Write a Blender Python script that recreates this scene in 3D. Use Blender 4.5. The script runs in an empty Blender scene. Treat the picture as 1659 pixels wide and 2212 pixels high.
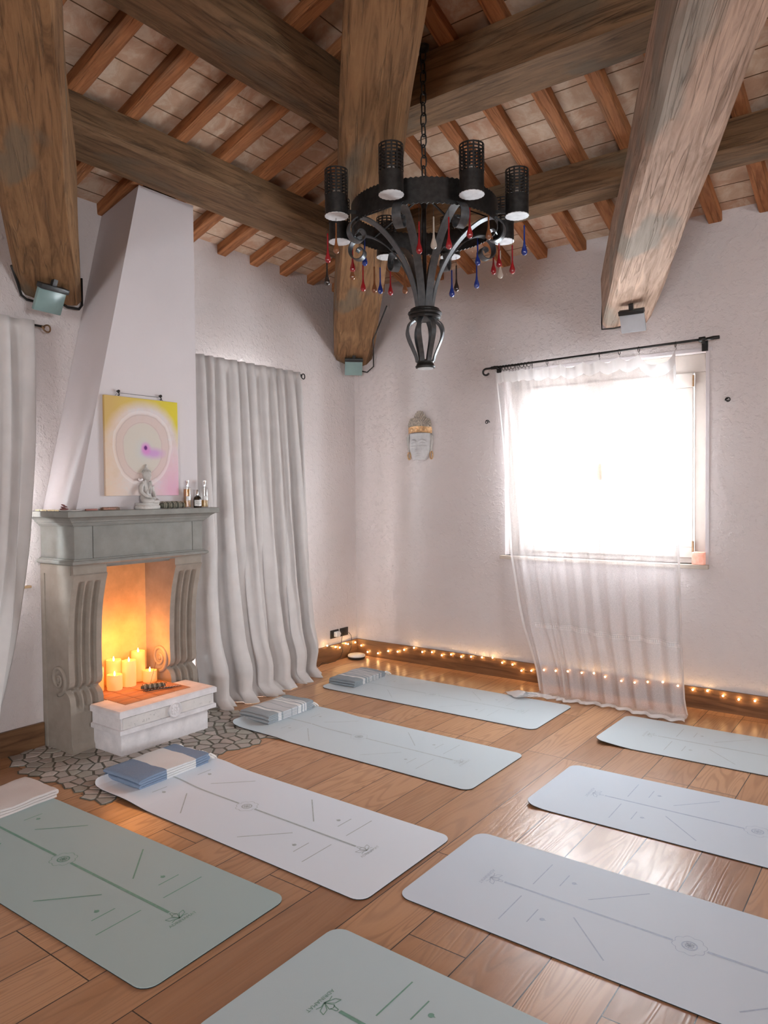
import bpy, bmesh, math, random
from mathutils import Vector, Matrix, noise
random.seed(7)
PI=math.pi
S=bpy.context.scene
COL=bpy.data.collections.new('room'); S.collection.children.link(COL)

# ------------------------------------------------------------------ camera
YAW,PITCH,ROLL=math.radians(-36.525),math.radians(-1.571),math.radians(-.524)
fw=Vector((math.sin(YAW)*math.cos(PITCH),math.cos(YAW)*math.cos(PITCH),math.sin(PITCH)))
rt=Vector((math.cos(YAW),-math.sin(YAW),0)); up=rt.cross(fw)
r2=rt*math.cos(ROLL)+up*math.sin(ROLL); u2=-rt*math.sin(ROLL)+up*math.cos(ROLL)
cd=bpy.data.cameras.new('camera'); cam=bpy.data.objects.new('camera',cd); COL.objects.link(cam)
M=Matrix((( r2.x,u2.x,-fw.x,4.3659),(r2.y,u2.y,-fw.y,-5.4431),(r2.z,u2.z,-fw.z,1.5449),(0,0,0,1)))
cam.matrix_world=M
cd.sensor_fit='HORIZONTAL'; cd.sensor_width=36; cd.lens=1584.07/1659*36; cd.clip_start=.02; cd.clip_end=200
S.camera=cam

# ------------------------------------------------------------------ exposure, sky, daylight
S.view_settings.view_transform='Standard'; S.view_settings.look='None'
S.view_settings.gamma=1; S.view_settings.use_curve_mapping=False
S.view_settings.exposure=1.45
W=bpy.data.worlds.new('sky'); S.world=W; W.use_nodes=True
bg=W.node_tree.nodes['Background']; bg.inputs[0].default_value=(.86,.94,1,1); bg.inputs[1].default_value=20
S.cycles.sample_clamp_indirect=8
def portal(loc,rot,sx,sy):
    l=bpy.data.lights.new('sky_portal','AREA'); l.shape='RECTANGLE'; l.size=sx; l.size_y=sy
    o=bpy.data.objects.new('sky_portal',l); COL.objects.link(o); o.location=loc; o.rotation_euler=rot
    l.cycles.is_portal=True
portal((2.35,.17,1.70),(-PI/2,0,0),1.30,1.20)          # window wall, light goes to -y
portal((-.38,-3.575,1.45),(0,-PI/2,0),.85,.50)         # left window, to +x
portal((-.30,-1.42,1.22),(0,-PI/2,0),2.3,.9)          # glazed door behind the curtain
portal((11.3,-6.2,1.55),(0,PI/2,0),1.3,1.7)             # added fill window in the unseen side wall, to -x
portal((6.6,-12.9,1.55),(PI/2,0,0),2.0,1.3)             # added fill window behind the camera, to +y

# ------------------------------------------------------------------ helpers
OFF={}
class MB:
    def __init__(s): s.v=[]; s.f=[]; s.m=[]; s.c=[]; s.mi=0; s.col=None
    def add(s,vs,fs):
        b=len(s.v); s.v+= [tuple(v) for v in vs]
        for f in fs: s.f.append(tuple(b+i for i in f)); s.m.append(s.mi); s.c.append(s.col)
        return b
    def box(s,x0,x1,y0,y1,z0,z1,M=None,bev=0):
        if bev>0:
            b=bev; bm=bmesh.new(); bmesh.ops.create_cube(bm,size=1)
            for v in bm.verts: v.co=Vector(((x0+x1)/2+v.co.x*(x1-x0),(y0+y1)/2+v.co.y*(y1-y0),(z0+z1)/2+v.co.z*(z1-z0)))
            bmesh.ops.bevel(bm,geom=bm.edges[:],offset=b,segments=2,profile=.5,affect='EDGES')
            bm.verts.index_update(); vs=[v.co.copy() for v in bm.verts]; fs=[[v.index for v in f.verts] for f in bm.faces]; bm.free()
            if M: vs=[M@v for v in vs]
            s.add(vs,fs); return
        vs=[Vector((x,y,z)) for x in (x0,x1) for y in (y0,y1) for z in (z0,z1)]
        if M: vs=[M@v for v in vs]
        s.add(vs,[(0,1,3,2),(4,6,7,5),(0,4,5,1),(2,3,7,6),(0,2,6,4),(1,5,7,3)])
    def loft(s,rings,cap=True,closed=True):
        n=len(rings[0]); b=len(s.v); vs=[p for r in rings for p in r]; fs=[]
        for i in range(len(rings)-1):
            for j in range(n if closed else n-1):
                k=(j+1)%n; fs.append((i*n+j,i*n+k,(i+1)*n+k,(i+1)*n+j))
        if cap and closed: fs.append(tuple(range(n))[::-1]); fs.append(tuple((len(rings)-1)*n+j for j in range(n)))
        s.add(vs,fs)
    def lathe(s,prof,seg=20,c=(0,0,0),M=None,cap=True):
        c=Vector(c); rings=[]
        for r,z in prof:
            ring=[Vector((r*math.cos(2*PI*k/seg),r*math.sin(2*PI*k/seg),z)) for k in range(seg)]
            ring=[(M@p if M else p)+c for p in ring]; rings.append(ring)
        s.loft(rings,cap)
    def tube(s,pts,r,seg=8,cap=True,closed=False):
        pts=[Vector(p) for p in pts]; n=len(pts); rings=[]; pn=None
        for i,p in enumerate(pts):
            a=pts[i-1] if (i>0 or closed) else p; b=pts[(i+1)%n] if (i<n-1 or closed) else p
            t=(b-a); t=t.normalized() if t.length>1e-9 else Vector((0,0,1))
            if pn is None:
                pn=t.orthogonal().normalized()
            else:
                pn=(pn-t*pn.dot(t)); pn=pn.normalized() if pn.length>1e-6 else t.orthogonal().normalized()
            q=t.cross(pn); rr=r[i] if isinstance(r,(list,tuple)) else r
            rings.append([p+(pn*math.cos(2*PI*k/seg)+q*math.sin(2*PI*k/seg))*rr for k in range(seg)])
        if closed: rings.append(rings[0])
        s.loft(rings,cap and not closed)
    def strip(s,pts,wdir,w,t):     # flat bar following pts, width along wdir (vector or list)
        pts=[Vector(p) for p in pts]; rings=[]
        for i,p in enumerate(pts):
            a=pts[max(i-1,0)]; b=pts[min(i+1,len(pts)-1)]; tt=(b-a).normalized(); wd=Vector(wdir).normalized(); nn=tt.cross(wd).normalized()
            ww=w[i] if isinstance(w,(list,tuple)) else w
            rings.append([p-wd*ww/2-nn*t/2,p+wd*ww/2-nn*t/2,p+wd*ww/2+nn*t/2,p-wd*ww/2+nn*t/2])
        s.loft(rings)
    def sphere(s,c,r,seg=10,rings=7,sc=(1,1,1),M=None):
        c=Vector(c); prof=[]
        R=[]
        for i in range(1,rings):
            a=PI*i/rings; R.append([Vector((r*sc[0]*math.sin(a)*math.cos(2*PI*k/seg),r*sc[1]*math.sin(a)*math.sin(2*PI*k/seg),-r*sc[2]*math.cos(a))) for k in range(seg)])
        vs=[Vector((0,0,-r*sc[2]))]+[p for q in R for p in q]+[Vector((0,0,r*sc[2]))]
        vs=[(M@v if M else v)+c for v in vs]; fs=[]
        for k in range(seg): fs.append((0,1+(k+1)%seg,1+k)); fs.append((len(vs)-1,1+(rings-2)*seg+k,1+(rings-2)*seg+(k+1)%seg))
        for i in range(rings-2):
            for k in range(seg): a=1+i*seg; fs.append((a+k,a+(k+1)%seg,a+seg+(k+1)%seg,a+seg+k))
        s.add(vs,fs)
    def grid(s,P):   # P[i][j]
        n=len(P);m=len(P[0]); s.add([p for r in P for p in r],[(i*m+j,i*m+j+1,(i+1)*m+j+1,(i+1)*m+j) for i in range(n-1) for j in range(m-1)])
    def build(s,name,mat,parent=None,smooth=False,world=False,off=None):
        me=bpy.data.meshes.new(name); vs=s.v
        o_=Vector((0,0,0))
        if world:
            o_=OFF.get(parent.name,Vector((0,0,0))) if parent else Vector((0,0,0))
        if off is not None: o_=Vector(off)
        if o_.length>0: vs=[tuple(Vector(v)-o_) for v in vs]
        me.from_pydata(vs,[],s.f)
        mats=mat if isinstance(mat,(list,tuple)) else [mat]
        for m in mats: me.materials.append(m)
        for i,p in enumerate(me.polygons): p.material_index=min(s.m[i],len(mats)-1)
        if any(c is not None for c in s.c):
            at=me.color_attributes.new('Col','FLOAT_COLOR','CORNER')
            for i,p in enumerate(me.polygons):
                c=s.c[i] or (1,1,1)
                for li in p.loop_indices: at.data[li].color=(*c,1)
        bm=bmesh.new(); bm.from_mesh(me); bmesh.ops.recalc_face_normals(bm,faces=bm.faces[:]); bm.to_mesh(me); bm.free()
        if smooth:
            for p in me.polygons: p.use_smooth=True
            if smooth!=True: me.set_sharp_from_angle(angle=math.radians(smooth))
        o=bpy.data.objects.new(name,me); COL.objects.link(o)
        if off is not None and parent is None: o.location=o_
        if parent: o.parent=parent; OFF[o.name]=OFF.get(parent.name,Vector((0,0,0)))
        else: OFF[o.name]=o_
        return o
def tag(o,label,cat,group=None):
    o['label']=label; o['category']=cat
    if group: o['group']=group
    return o
def thing(name,label,cat,loc=(0,0,0),rz=0,group=None):
    o=bpy.data.objects.new(name,None); COL.objects.link(o); o.location=loc; o.rotation_euler=(0,0,rz); o.empty_display_size=.05
    OFF[o.name]=Vector(loc); return tag(o,label,cat,group)
def struct(o): o['kind']='structure'; return o
def dup(root):
    r=root.copy(); COL.objects.link(r); OFF[r.name]=OFF.get(root.name,Vector())
    for ch in list(root.children):
        c=ch.copy(); COL.objects.link(c); c.parent=r
        for g in list(ch.children):
            d=g.copy(); COL.objects.link(d); d.parent=c
    return r
def nz(p,s=1.0): return noise.noise(Vector(p)*s)

# ------------------------------------------------------------------ materials
class NT:
    def __init__(s,name):
        s.m=bpy.data.materials.new(name); s.m.use_nodes=True; s.t=s.m.node_tree; s.n=s.t.nodes; s.b=s.n['Principled BSDF']; s.out=s.n['Material Output']
    def new(s,t,**kw):
        n=s.n.new(t)
        for k,v in kw.items(): setattr(n,k,v)
        return n
    def link(s,a,b): s.t.links.new(a,b)
    def tex(s,kind='Object',scale=(1,1,1),rot=(0,0,0),loc=(0,0,0)):
        tc=s.new('ShaderNodeTexCoord'); mp=s.new('ShaderNodeMapping'); mp.inputs['Scale'].default_value=scale; mp.inputs['Rotation'].default_value=rot; mp.inputs['Location'].default_value=loc
        if kind=='World':
            g=s.new('ShaderNodeNewGeometry'); s.link(g.outputs['Position'],mp.inputs[0])
        else: s.link(tc.outputs[kind],mp.inputs[0])
        return mp.outputs[0]
    def noise(s,vec,scale,detail=3,rough=.5,dist=0):
        n=s.new('ShaderNodeTexNoise'); n.inputs['Scale'].default_value=scale; n.inputs['Detail'].default_value=detail; n.inputs['Roughness'].default_value=rough; n.inputs['Distortion'].default_value=dist
        s.link(vec,n.inputs['Vector']); return n.outputs[0]
    def ramp(s,fac,stops,interp='LINEAR'):
        r=s.new('ShaderNodeValToRGB'); r.color_ramp.interpolation=interp; e=r.color_ramp.elements
        while len(e)<len(stops): e.new(.5)
        for i,(p,c) in enumerate(stops):
            e[i].position=p; e[i].color=(*c,1) if len(c)==3 else c
        s.link(fac,r.inputs[0]); return r.outputs[0]
    def mix(s,fac,a,b,mode='MIX'):
        m=s.new('ShaderNodeMix',data_type='RGBA',blend_type=mode)
        for sock,v in ((m.inputs[0],fac),(m.inputs[6],a),(m.inputs[7],b)):
            if isinstance(v,(int,float)): sock.default_value=v
            elif isinstance(v,tuple): sock.default_value=(*v,1) if len(v)==3 else v
            else: s.link(v,sock)
        return m.outputs[2]
    def math(s,op,a,b=0.0,c=None):
        m=s.new('ShaderNodeMath',operation=op)
        for sock,v in zip(m.inputs,(a,b,c)):
            if v is None: continue
            if isinstance(v,(int,float)): sock.default_value=v
            else: s.link(v,sock)
        return m.outputs[0]
    def bump(s,h,strength=.3,dist=.01,prev=None):
        b=s.new('ShaderNodeBump'); b.inputs['Strength'].default_value=strength; b.inputs['Distance'].default_value=dist; s.link(h,b.inputs['Height'])
        if prev: s.link(prev,b.inputs['Normal'])
        return b.outputs[0]
    def set(s,col=None,rough=None,normal=None,metal=None,spec=None):
        for k,v in (('Base Color',col),('Roughness',rough),('Normal',normal),('Metallic',metal),('Specular IOR Level',spec)):
            if v is None: continue
            if isinstance(v,(int,float)): s.b.inputs[k].default_value=v
            elif isinstance(v,tuple): s.b.inputs[k].default_value=(*v,1)
            else: s.link(v,s.b.inputs[k])
        return s.m
def plain(name,col,rough=.6,metal=0,nscale=30,var=.08,bump=.05,bd=.002,kind='Object',spec=.5):
    t=NT(name); v=t.tex(kind); n=t.noise(v,nscale,4); a=tuple(c*(1-var) for c in col); b=tuple(min(1,c*(1+var)) for c in col)
    return t.set(t.ramp(n,[(.3,a),(.7,b)]),rough,t.bump(n,bump,bd),metal,spec)

def m_plaster(name,col,strength=.5):
    t=NT(name); v=t.tex('World')
    n1=t.noise(v,24,4,.6,.1); n2=t.noise(v,70,3,.6,.1); n3=t.noise(v,1.3,3)
    c=t.mix(t.ramp(n3,[(.3,(0,0,0)),(.7,(1,1,1))]),tuple(x*.94 for x in col),tuple(min(1,x*1.03) for x in col))
    h=t.math('ADD',t.ramp(n1,[(.50,(0,0,0)),(.66,(1,1,1))]),t.math('MULTIPLY',n2,.8))
    return t.set(c,.85,t.bump(h,strength,.006),0,.2)
M_wall=m_plaster('rough white plaster',(.69,.625,.61),.50)
M_hood=m_plaster('smooth white plaster',(.66,.605,.61),.08)
M_reveal=m_plaster('painted reveal plaster',(.84,.80,.78),.1)

def m_floor():
    t=NT('oak floor planks'); g=t.new('ShaderNodeNewGeometry'); sp=t.new('ShaderNodeSeparateXYZ'); t.link(g.outputs['Position'],sp.inputs[0])
    cb=t.new('ShaderNodeCombineXYZ'); t.link(t.math('ADD',sp.outputs[1],20.37),cb.inputs[0]); t.link(t.math('ADD',sp.outputs[0],20*.2285-2.925+.2285*13),cb.inputs[1])
    br=t.new('ShaderNodeTexBrick'); br.offset=.41; br.offset_frequency=3; br.squash=1
    br.inputs['Scale'].default_value=1; br.inputs['Brick Width'].default_value=1.35; br.inputs['Row Height'].default_value=.2285
    br.inputs['Mortar Size'].default_value=.0022; br.inputs['Mortar Smooth'].default_value=.1; br.inputs['Bias'].default_value=0
    br.inputs['Color1'].default_value=(0,0,0,1); br.inputs['Color2'].default_value=(1,1,1,1); br.inputs['Mortar'].default_value=(.5,.5,.5,1)
    t.link(cb.outputs[0],br.inputs['Vector'])
    sep=t.new('ShaderNodeSeparateColor'); t.link(br.outputs['Color'],sep.inputs[0]); rnd=sep.outputs[0]
    # per plank offset of the grain
    cb2=t.new('ShaderNodeCombineXYZ'); t.link(t.math('MULTIPLY',sp.outputs[0],6),cb2.inputs[0]); t.link(t.math('MULTIPLY',sp.outputs[1],1.1),cb2.inputs[1]); t.link(t.math('MULTIPLY',rnd,37),cb2.inputs[2])
    n1=t.noise(cb2.outputs[0],1.0,5,.6,.8)
    cb3=t.new('ShaderNodeCombineXYZ'); t.link(t.math('MULTIPLY',sp.outputs[0],5.5),cb3.inputs[0]); t.link(t.math('MULTIPLY',sp.outputs[1],.5),cb3.inputs[1]); t.link(t.math('MULTIPLY',rnd,53),cb3.inputs[2])
    cont=t.math('MULTIPLY_ADD',t.math('SINE',t.math('MULTIPLY',t.noise(cb3.outputs[0],1.0,2,.45,.3),150)),.5,.5)
    fine=t.noise(t.tex('World',(150,5,1)),1,3,.6)
    base=t.ramp(rnd,[(0,(.32,.142,.062)),(.2,(.56,.30,.155)),(.45,(.40,.19,.085)),(.7,(.62,.34,.18)),(1,(.48,.24,.115))])
    c=t.mix(t.math('MULTIPLY',t.ramp(cont,[(.55,(0,0,0)),(1,(1,1,1))]),.40),base,(.24,.11,.05))
    c=t.mix(t.ramp(n1,[(.35,(0,0,0)),(.75,(.45,.45,.45))]),c,(.62,.37,.22))
    c=t.mix(t.math('MULTIPLY',fine,.22),c,(.16,.075,.035))
    c=t.mix(br.outputs['Fac'],c,(.03,.016,.009))
    r=t.math('MULTIPLY_ADD',cont,.05,t.math('MULTIPLY_ADD',n1,.12,.24))
    h=t.math('ADD',t.math('MULTIPLY',br.outputs['Fac'],-6),t.math('ADD',t.math('MULTIPLY',cont,-.5),t.math('MULTIPLY',fine,-.5)))
    return t.set(c,r,t.bump(h,.35,.0015),0,.40)
M_floor=m_floor()

def m_beam(name,dark,mid,grey,gp=.55,sx=1.0):
    t=NT(name); v=t.tex('Object',(1.0,9,9)); vv=t.tex('Object',(.9*sx,2.2,2.2))
    n=t.noise(v,2.2,6,.65,1.2); big=t.noise(vv,1.3,3,.5,.3); crack=t.noise(t.tex('Object',(.55,14,14)),1.3,3,.5,.8)
    saw=t.noise(t.tex('Object',(70,1.5,1.5)),1,2)
    c=t.ramp(n,[(.30,dark),(.52,mid),(.72,tuple(min(1,x*1.35) for x in mid))])
    c=t.mix(t.ramp(big,[(gp,(0,0,0)),(gp+.07,(.60,.60,.60))]),c,grey)
    ck=t.ramp(crack,[(.485,(0,0,0)),(.5,(1,1,1)),(.515,(0,0,0))])
    c=t.mix(t.math('MULTIPLY',ck,.30),c,(.05,.032,.02))
    h=t.math('ADD',t.math('MULTIPLY',n,.8),t.math('ADD',t.math('MULTIPLY',saw,.15),t.math('MULTIPLY',ck,-1.2)))
    return t.set(c,.75,t.bump(h,.6,.006),0,.25)
M_beam=m_beam('aged oak beam',(.10,.050,.022),(.25,.135,.062),(.15,.135,.10),.60)
M_beam2=m_beam('weathered pinkish oak beam',(.24,.15,.10),(.47,.33,.25),(.24,.245,.215),.56)
M_purlin=m_beam('aged oak purlin',(.07,.038,.019),(.19,.108,.055),(.12,.095,.065),.62)
M_joist=m_beam('reddish joist wood',(.18,.065,.025),(.38,.155,.062),(.20,.12,.07),.66)
def m_skirt(name,sc):
    t=NT(name); n=t.noise(t.tex('World',sc),2.0,5,.6,1.0); c=t.ramp(n,[(.3,(.085,.038,.018)),(.5,(.17,.082,.038)),(.72,(.24,.125,.06))])
    return t.set(c,.42,t.bump(n,.2,.002),0,.4)
M_skirt=m_skirt('dark stained oak skirting',(1,12,12)); M_skirtA=m_skirt('dark stained oak skirting along the fireplace wall',(12,1,12))

def m_tiles():
    t=NT('terracotta ceiling tiles'); tc=t.new('ShaderNodeUVMap'); 
    br=t.new('ShaderNodeTexBrick'); br.offset=0; br.inputs['Scale'].default_value=1; br.inputs['Brick Width'].default_value=.335; br.inputs['Row Height'].default_value=.165
    br.inputs['Mortar Size'].default_value=.004; br.inputs['Mortar Smooth'].default_value=.3
    br.inputs['Color1'].default_value=(0,0,0,1); br.inputs['Color2'].default_value=(1,1,1,1); br.inputs['Mortar'].default_value=(.5,.5,.5,1)
    t.link(tc.outputs[0],br.inputs['Vector'])
    v=t.tex('World'); n=t.noise(v,7,5,.65,.7); n2=t.noise(v,34,4)
    sep=t.new('ShaderNodeSeparateColor'); t.link(br.outputs['Color'],sep.inputs[0])
    base=t.ramp(sep.outputs[0],[(0,(.50,.31,.21)),(.5,(.60,.43,.31)),(1,(.58,.36,.25))])
    c=t.mix(t.ramp(n,[(.45,(0,0,0)),(.62,(.65,.65,.65))]),base,(.76,.66,.53))
    c=t.mix(t.math('MULTIPLY',n2,.3),c,(.30,.18,.11))
    c=t.mix(br.outputs['Fac'],c,(.15,.09,.05))
    h=t.math('ADD',t.math('MULTIPLY',br.outputs['Fac'],-3),n2)
    return t.set(c,.9,t.bump(h,.5,.004),0,.15)
M_tile=m_tiles()

def m_stone(name,col,pit=.5,sc=1):
    t=NT(name); v=t.tex('World'); n=t.noise(v,11*sc,5,.6); n2=t.noise(v,120*sc,3,.6); n3=t.noise(v,2.5,3)
    c=t.ramp(n,[(.3,tuple(x*.84 for x in col)),(.7,tuple(min(1,x*1.06) for x in col))])
    pits=t.ramp(n2,[(.28,(1,1,1)),(.36,(0,0,0))])
    c=t.mix(t.math('MULTIPLY',pits,.5*pit),c,tuple(x*.35 for x in col))
    h=t.math('ADD',n,t.math('MULTIPLY',pits,-1.5*pit))
    return t.set(c,.8,t.bump(h,.35,.003),0,.25)
M_stone=m_stone('pale limestone',(.28,.272,.25),.5)
M_stoneb=m_stone('warm limestone brackets',(.33,.28,.235),.5)
M_stonep=m_stone('chiselled limestone panel',(.70,.66,.64),1.6,.55)
M_hearth=m_stone('white limestone hearth',(.78,.74,.75),.5)
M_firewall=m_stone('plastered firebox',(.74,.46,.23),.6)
M_brickfl=m_stone('terracotta hearth brick',(.50,.24,.13),.6)

M_iron=plain('wrought iron',(.035,.033,.032),.45,.6,40,.3,.25)
M_ironl=plain('pale enamelled underside',(.62,.64,.66),.5,0,30,.15)
M_irong=plain('brushed grey iron',(.10,.105,.11),.38,.6,40,.2,.1)
M_bronze=plain('bronze curtain fitting',(.30,.18,.10),.35,.8,40,.2,.1)
M_black=plain('black plastic',(.02,.02,.02),.4)
M_white=plain('white plastic',(.75,.74,.72),.4,0,30,.03,0)
M_winwood=plain('cream painted window wood',(.50,.435,.385),.4,0,20,.03,.03)
M_sill=m_stone('beige marble sill',(.55,.47,.40),.3)
M_cable=plain('black cable',(.015,.013,.012),.4)
M_rubber=plain('black natural rubber',(.02,.02,.018),.8)
M_white_st=plain('white painted plaster statue',(.56,.53,.50),.6,0,60,.08,.15)
M_mask=plain('white painted carved wood',(.60,.59,.59),.5,0,60,.06,.1)
M_gold=plain('worn gold leaf',(.62,.38,.19),.42,.45,50,.35,.35)
M_silverleaf=plain('silvery curls',(.52,.45,.38),.5,.3,80,.4,.3)
M_chrome=plain('chrome',(.75,.75,.76),.12,1)

def m_mat(name,a,b):
    t=NT(name); v=t.tex('Object'); n=t.noise(v,260,3,.6); n2=t.noise(v,2.0,3)
    c=t.mix(n2,a,b); return t.set(c,.62,t.bump(n,.25,.0008),0,.35)
M_mat_sage=m_mat('sage grey yoga mat',(.40,.51,.51),(.42,.53,.535))
M_mat_sage2=m_mat('sage green yoga mat',(.50,.61,.65),(.53,.64,.68))
M_mat_blue=m_mat('pale blue grey yoga mat',(.62,.70,.80),(.65,.72,.82))
M_mat_lilac=m_mat('pale lilac grey yoga mat',(.74,.80,.88),(.77,.82,.90))
M_mat_aqua=m_mat('pale aqua yoga mat',(.55,.62,.665),(.58,.65,.69))
M_mark_green=plain('green etched mark',(.17,.34,.27),.6,0,60,.1,0)
M_mark_grey=plain('grey etched mark',(.43,.48,.50),.6,0,60,.1,0)
M_mark_blue=plain('blue grey etched mark',(.42,.50,.64),.6,0,60,.1,0)
M_mark_soft=plain('faint grey etched mark',(.46,.53,.56),.6,0,60,.1,0)

def m_cloth(name,col,scale=500,var=.06,bump=.3,trans=0.0):
    t=NT(name); v=t.tex('Object'); n=t.noise(v,scale,2); n2=t.noise(v,9,3)
    c=t.ramp(n2,[(.3,tuple(x*(1-var) for x in col)),(.7,tuple(min(1,x*(1+var)) for x in col))])
    t.set(c,.9,t.bump(n,bump,.001),0,.1)
    if trans>0:
        tr=t.new('ShaderNodeBsdfTranslucent'); t.link(c,tr.inputs[0]); mx=t.new('ShaderNodeMixShader'); mx.inputs[0].default_value=trans
        t.link(t.b.outputs[0],mx.inputs[1]); t.link(tr.outputs[0],mx.inputs[2]); t.link(mx.outputs[0],t.out.inputs[0])
    return t.m
M_curtain=m_cloth('heavy grey linen',(.66,.625,.61),350,.04,.25,.05)
def m_sheer():
    t=NT('sheer white voile'); v=t.tex('World'); n=t.noise(t.tex('World',(1,1,3)),160,2)
    col=(.86,.83,.84,1)
    d=t.new('ShaderNodeBsdfDiffuse'); d.inputs[0].default_value=col; tl=t.new('ShaderNodeBsdfTranslucent'); tl.inputs[0].default_value=col
    a=t.new('ShaderNodeMixShader'); a.inputs[0].default_value=.03; t.link(d.outputs[0],a.inputs[1]); t.link(tl.outputs[0],a.inputs[2])
    tp=t.new('ShaderNodeBsdfTransparent'); b=t.new('ShaderNodeMixShader'); t.link(t.ramp(n,[(.3,(.44,.44,.44)),(.7,(.62,.62,.62))]),b.inputs[0])
    t.link(tp.outputs[0],b.inputs[1]); t.link(a.outputs[0],b.inputs[2]); t.link(b.outputs[0],t.out.inputs[0]); return t.m
M_sheer=m_sheer()
M_lace=m_cloth('white lace hem stitch',(.9,.87,.86),300,.03,.1,.3)

def m_glass(name,col=(1,1,1),gl=.06,rough=.0,dens=0.0,body=(.5,.5,.5)):
    t=NT(name); tp=t.new('ShaderNodeBsdfTransparent'); tp.inputs[0].default_value=(*col,1); g=t.new('ShaderNodeBsdfGlossy'); g.inputs['Roughness'].default_value=rough+.02
    m=t.new('ShaderNodeMixShader'); m.inputs[0].default_value=gl; t.link(tp.outputs[0],m.inputs[1]); t.link(g.outputs[0],m.inputs[2]); o=m
    if dens>0:
        d=t.new('ShaderNodeBsdfPrincipled'); d.inputs['Base Color'].default_value=(*body,1); d.inputs['Roughness'].default_value=.1
        m2=t.new('ShaderNodeMixShader'); m2.inputs[0].default_value=dens; t.link(m.outputs[0],m2.inputs[1]); t.link(d.outputs[0],m2.inputs[2]); o=m2
    t.link(o.outputs[0],t.out.inputs[0]); return t.m
M_pane=m_glass('window glass')
M_bottle=m_glass('clear bottle glass',(.95,.96,.95),.18)
M_amberliq=m_glass('amber perfume',(.85,.50,.12),.08,0,.35,(.62,.33,.06))
M_yellowliq=m_glass('yellow perfume',(.9,.70,.35),.06,0,.4,(.75,.52,.22))
M_darkglass=m_glass('dark brown glass',(.12,.07,.03),.12,0,.6,(.03,.018,.01))
def m_drop(name,c): return m_glass(name,c,.16,0,.45,c)
DROP={'r':m_drop('ruby glass',(.55,.02,.03)),'b':m_drop('cobalt glass',(.02,.07,.45)),'a':m_drop('amber glass',(.42,.16,.06)),'k':m_drop('smoky glass',(.06,.04,.035)),'c':m_drop('clear glass',(.75,.68,.60))}
def m_emit(name,col,st):
    t=NT(name); t.b.inputs['Base Color'].default_value=(*col,1); t.b.inputs['Emission Color'].default_value=(*col,1); t.b.inputs['Emission Strength'].default_value=st; return t.m
M_flame=m_emit('led flame',(1,.72,.36),5)
M_bulb=m_emit('warm fairy bulb',(1,.60,.24),30)
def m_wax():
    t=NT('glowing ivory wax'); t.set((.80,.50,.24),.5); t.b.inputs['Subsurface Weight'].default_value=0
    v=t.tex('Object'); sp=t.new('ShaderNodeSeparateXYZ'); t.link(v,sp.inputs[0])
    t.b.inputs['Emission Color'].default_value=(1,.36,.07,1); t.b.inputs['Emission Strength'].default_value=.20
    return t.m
M_wax=m_wax()

# ------------------------------------------------------------------ room shell
RX,RY=11.2,-12.8; Z0,SL=3.37,.32
HX,HY=5.6,-6.4
def shell_wall(name,axis,pos,thick,a0,a1,z0,z1,holes,mat):
    # axis 'x': wall in plane x=pos, spans y a0..a1 ; thick signed outward
    b=MB(); cuts=sorted(set([a0,a1]+[h[0] for h in holes]+[h[1] for h in holes]))
    for i in range(len(cuts)-1):
        c0,c1=cuts[i],cuts[i+1]; mid=(c0+c1)/2; segs=[(z0,z1)]
        for h in holes:
            if h[0]<mid<h[1]: segs=[(z0,h[2]),(h[3],z1)]
        for s0,s1 in segs:
            if s1-s0<1e-4: continue
            p0,p1=sorted((pos,pos+thick))
            if axis=='x': b.box(p0,p1,c0,c1,s0,s1)
            else: b.box(c0,c1,p0,p1,s0,s1)
    return struct(b.build(name,mat,world=True))
shell_wall('wall_left','x',0,-.4,RY,0,0,3.50,[(-3.84,-3.31,1.0,1.90),(-1.87,-.97,0.20,2.36)],M_wall)
shell_wall('wall_right','y',0,.4,-.4,RX,0,3.50,[(1.575,3.125,1.015,2.50)],M_wall)
shell_wall('wall_side','x',RX,.3,RY,0,0,3.45,[(-7.1,-5.3,.9,2.2)],M_wall)
shell_wall('wall_back','y',RY,-.3,0,RX,0,3.45,[(5.5,7.7,.9,2.2)],M_wall)
b=MB(); b.box(-.4,RX+.3,RY-.3,.4,-.1,0); struct(b.build('floor',M_floor,world=True))

# pitched ceiling: four slopes of tiles with UVs laid along the courses
def roofpoly(b,pts,uaxis):
    n=Vector((0,0,.02)); vs=[Vector(p) for p in pts]+[Vector(p)+Vector((0,0,.06)) for p in pts]; k=len(pts)
    b.add(vs,[tuple(range(k)),tuple(range(k,2*k))[::-1]]+[(i,(i+1)%k,k+(i+1)%k,k+i) for i in range(k)])
def zr(d): return Z0+.07+SL*d
b=MB(); hub=5.6
A_=(0-.4,0+.4,zr(-.4)); B_=(RX+.3,.4,zr(-.4)); C_=(RX+.3,RY-.3,zr(-.35)); D_=(-.4,RY-.3,zr(-.4))
E_=(hub,-hub,zr(hub)); F_=(hub,RY+hub,zr(hub))
roofpoly(b,[A_,E_,F_,D_],1); roofpoly(b,[A_,B_,E_],0); roofpoly(b,[B_,C_,F_,E_],1); roofpoly(b,[C_,D_,F_],0)
ce=struct(b.build('ceiling',M_tile,world=True))
me=ce.data; uv=me.uv_layers.new(name='UVMap')
for p in me.polygons:
    n=p.normal; ax=abs(n.x)>abs(n.y)
    for li in p.loop_indices:
        v=me.vertices[me.loops[li].vertex_index].co
        uv.data[li].uv=((v.y+.27+.335*50),v.x*1.05+.08) if ax else ((v.x-.32+.318*50)*(.335/.318),-v.y*1.05+.08)

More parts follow.
